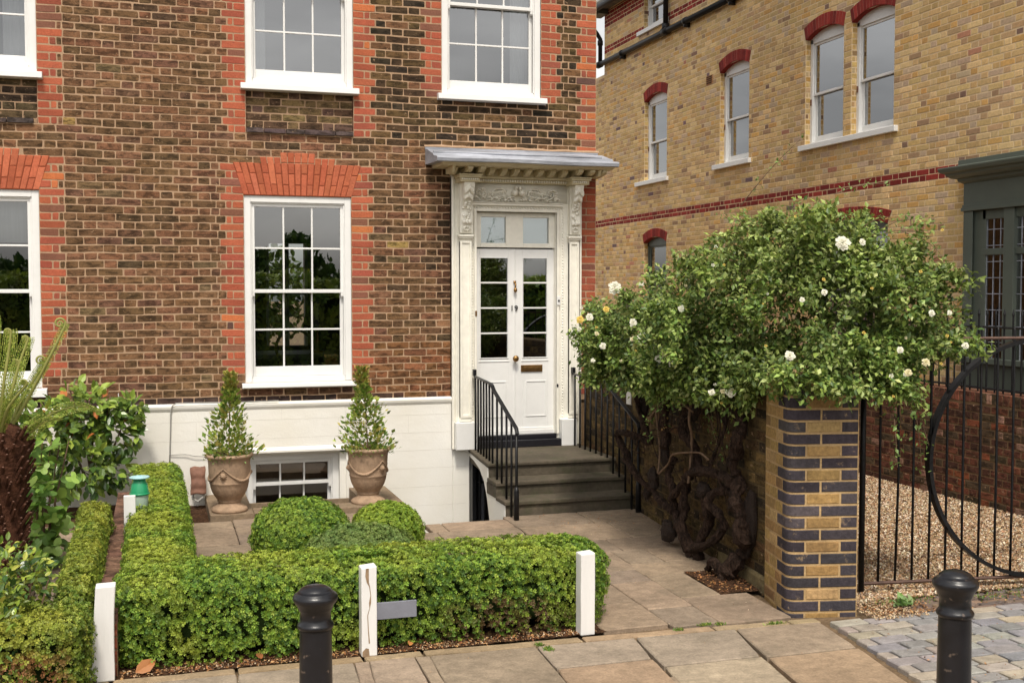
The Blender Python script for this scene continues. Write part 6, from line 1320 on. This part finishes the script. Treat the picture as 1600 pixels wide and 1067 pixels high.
frond([(bx0, by0, 1.12), (-.80, -3.2, 1.35), (-.66, -3.25, 1.62), (-.565, -3.25, 1.82)], .036, .032)
frond([(bx0, by0, 1.12), (-.86, -3.15, 1.30), (-.76, -3.15, 1.48), (-.70, -3.15, 1.57)], .034, .04)
frond([(-.95, by0, 1.12), (-.90, -3.3, 1.35), (-.84, -3.3, 1.58)], .022, .05); frond([(-.97, by0, 1.12), (-.94, -3.3, 1.4), (-.90, -3.3, 1.66), (-.885, -3.3, 1.78)], .022, .05)
frond([(-1.0, by0, 1.12), (-1.0, -3.3, 1.5), (-.985, -3.3, 1.86)], .022, .055); frond([(-.95, -3.1, 1.12), (-.92, -3.0, 1.4), (-.82, -2.95, 1.72)], .02, .05); frond([(-.96, -3.3, 1.1), (-.9, -3.45, 1.3), (-.78, -3.5, 1.46)], .02, .05)
frond([(-1.02, by0, 1.12), (-1.1, -3.2, 1.5), (-1.2, -3.2, 1.9)], .022, .055)
frond([(bx0, by0, 1.08), (-.78, -3.2, 1.17), (-.62, -3.2, 1.26), (-.47, -3.2, 1.285), (-.36, -3.2, 1.24)], 0, .055, r0=.008); frond([(-.9, by0, 1.08), (-.80, -3.25, 1.12), (-.70, -3.3, 1.2), (-.60, -3.3, 1.22)], 0, .05, r0=.008)

# ================================================================== SMALL GARDEN THINGS
bf = thing('wasp_trap', 'green and milky plastic feeder with a pale blue lid standing among the box leaves', 'feeder', (-.13, -2.55, .4)); bf['_local'] = 1
s = MB(); s.lathe([(.0, .02), (.045, .02), (.058, .09), (.062, .17), (.06, .175), (.0, .175)], seg=24); s.build('jar', M['plastic_clear'], bf, smooth=True)
s = MB(); s.lathe([(.066, .168), (.068, .178), (.062, .20), (.056, .245), (.046, .262), (.042, .285), (.0, .285)], seg=24); s.lathe([(.066, .170), (.071, .173), (.071, .180), (.066, .184)], seg=24); s.build('collar', M['plastic_green'], bf, smooth=True)
s = MB(); s.lathe([(.0, .288), (.066, .288), (.071, .294), (.069, .300), (.05, .298), (.02, .304), (.0, .304)], seg=28); s.box(-.014, .014, -.012, .012, .300, .309); s.build('lid', M['plastic_lid'], bf)
wm = thing('marker_post', 'short flat white post with a small dark mark beside the plastic feeder', 'post', (-.195, -2.75, 0)); s = MB(); s.box(-.235, -.155, -2.77, -2.73, .0, .60); s.build('shaft', M['wood_white'], wm, bevel=.004); s = MB(); s.prism([(-.202, .452), (-.188, .452), (-.194, .485)], 1, -2.773, -2.771); s.box(-.2, -.191, -2.776, -2.771, .440, .458); s.build('mark', M['black'], wm)
# brown cover over a pipe end, left of the left urn
s = MB(); n = 16; vs = []
for i in range(n+1):
    t = i/n
    if t < .5: a = math.pi*(.5*t*2); y, z = -.10-.10*math.sin(a), .30+.075*math.cos(a)+.0
    else: y, z = -.20-.05*(t-.5)*2-.008*math.sin(t*20), .30-.15*(t-.5)*2
    for x in (.29, .335, .38, .425): vs.append((x+.004*math.sin(t*9+x*30), y, z+.006*math.sin(x*60)))
s.add(vs, [(4*i+j, 4*i+j+1, 4*i+j+5, 4*i+j+4) for i in range(n) for j in range(3)]); o = s.build('draped_cover', M['rust'], None, smooth=True); md = o.modifiers.new('t', 'SOLIDIFY'); md.thickness = .012; tag(o, 'brown draped cover over a pipe end, left of the left urn', 'cover')
s = MB(); s.tube([(.30, -.10, .22), (.31, -.2, .10), (.35, -.28, .085), (.40, -.24, .12), (.41, -.15, .2)], .012, 8); tag(s.build('coiled_hose', M['cable']), 'short grey hose loop hanging under the brown cover', 'hose')
s = MB(); s.tube([(1.12, -.052, .985), (.7, -.056, .978), (.25, -.058, .987), (.17, -.058, .985), (.135, -.057, .965), (.122, -.052, .92), (.112, -.045, .60), (.10, -.045, .30)], .0055, 8); tag(s.build('wall_cable', M['cable'], smooth=True), 'thin grey cable running along the plinth ledge and bending down the white wall', 'cable')
s = MB(); s.tube([(.115, -.045, .50), (.25, -.05, .50), (.34, -.055, .48), (.44, -.05, .47)], .004, 6); tag(s.build('loose_wire', M['cable'], smooth=True), 'loose thin wire sagging across the white wall behind the left urn', 'wire')

# ================================================================== ACROSS THE ROAD (only seen mirrored in the panes)
def street_tree(x, y, h, r_, i):
    g = thing('street_tree', 'leafy tree across the road, mirrored in the window panes', 'tree', (x, y, 0), 'trees across the road mirrored in the panes'); s = MB(); s.tube([(x, y, 0), (x+.1, y, h*.35), (x, y, h*.7)], [.22, .16, .08], 10); s.build('trunk', M['bark'], g)
    m = 2600; d = rdir(m); pp = np.array([x, y, h*.58])+d*np.array([r_, r_, h*.42])*(rng.uniform(.3, 1, (m, 1))**.45)*(1+.25*nz3(d+i, 3.)[:, None]); s = MB(); s.inst(WIDE_V, WIDE_F, pp, frames(rdir(m), rdir(m)), rng.uniform(.25, .5, m), pick([lin(70, 96, 44), lin(52, 78, 36), lin(88, 112, 52)], m)); s.blob((x, y, h*.5), (r_*.75, r_*.75, h*.34), 16, 10, (.01, .02, .008), nz=.3); s.build('crown', M['leaf'], g)
for i, (x, y, h, r_) in enumerate([(-17, -34, 3.4, 3.0), (-12.5, -36, 3.1, 3.0), (-9, -33, 3.8, 2.2), (-5.5, -35, 3.2, 2.4), (-2, -33, 4.3, 1.6), (1.5, -35, 3.3, 2.2), (5, -33, 3.9, 2.0), (9, -35, 3.2, 2.6), (-22, -36, 3.4, 3.4)]): street_tree(x, y, h, r_, i)

hedge('street_hedge', 'long clipped hedge across the road, mirrored in the lower window panes', 'hedge', [((0, -17.5, 1.1), (14, .9, 1.25), 6)], 60, sz=(.12, .2), amp=.08)
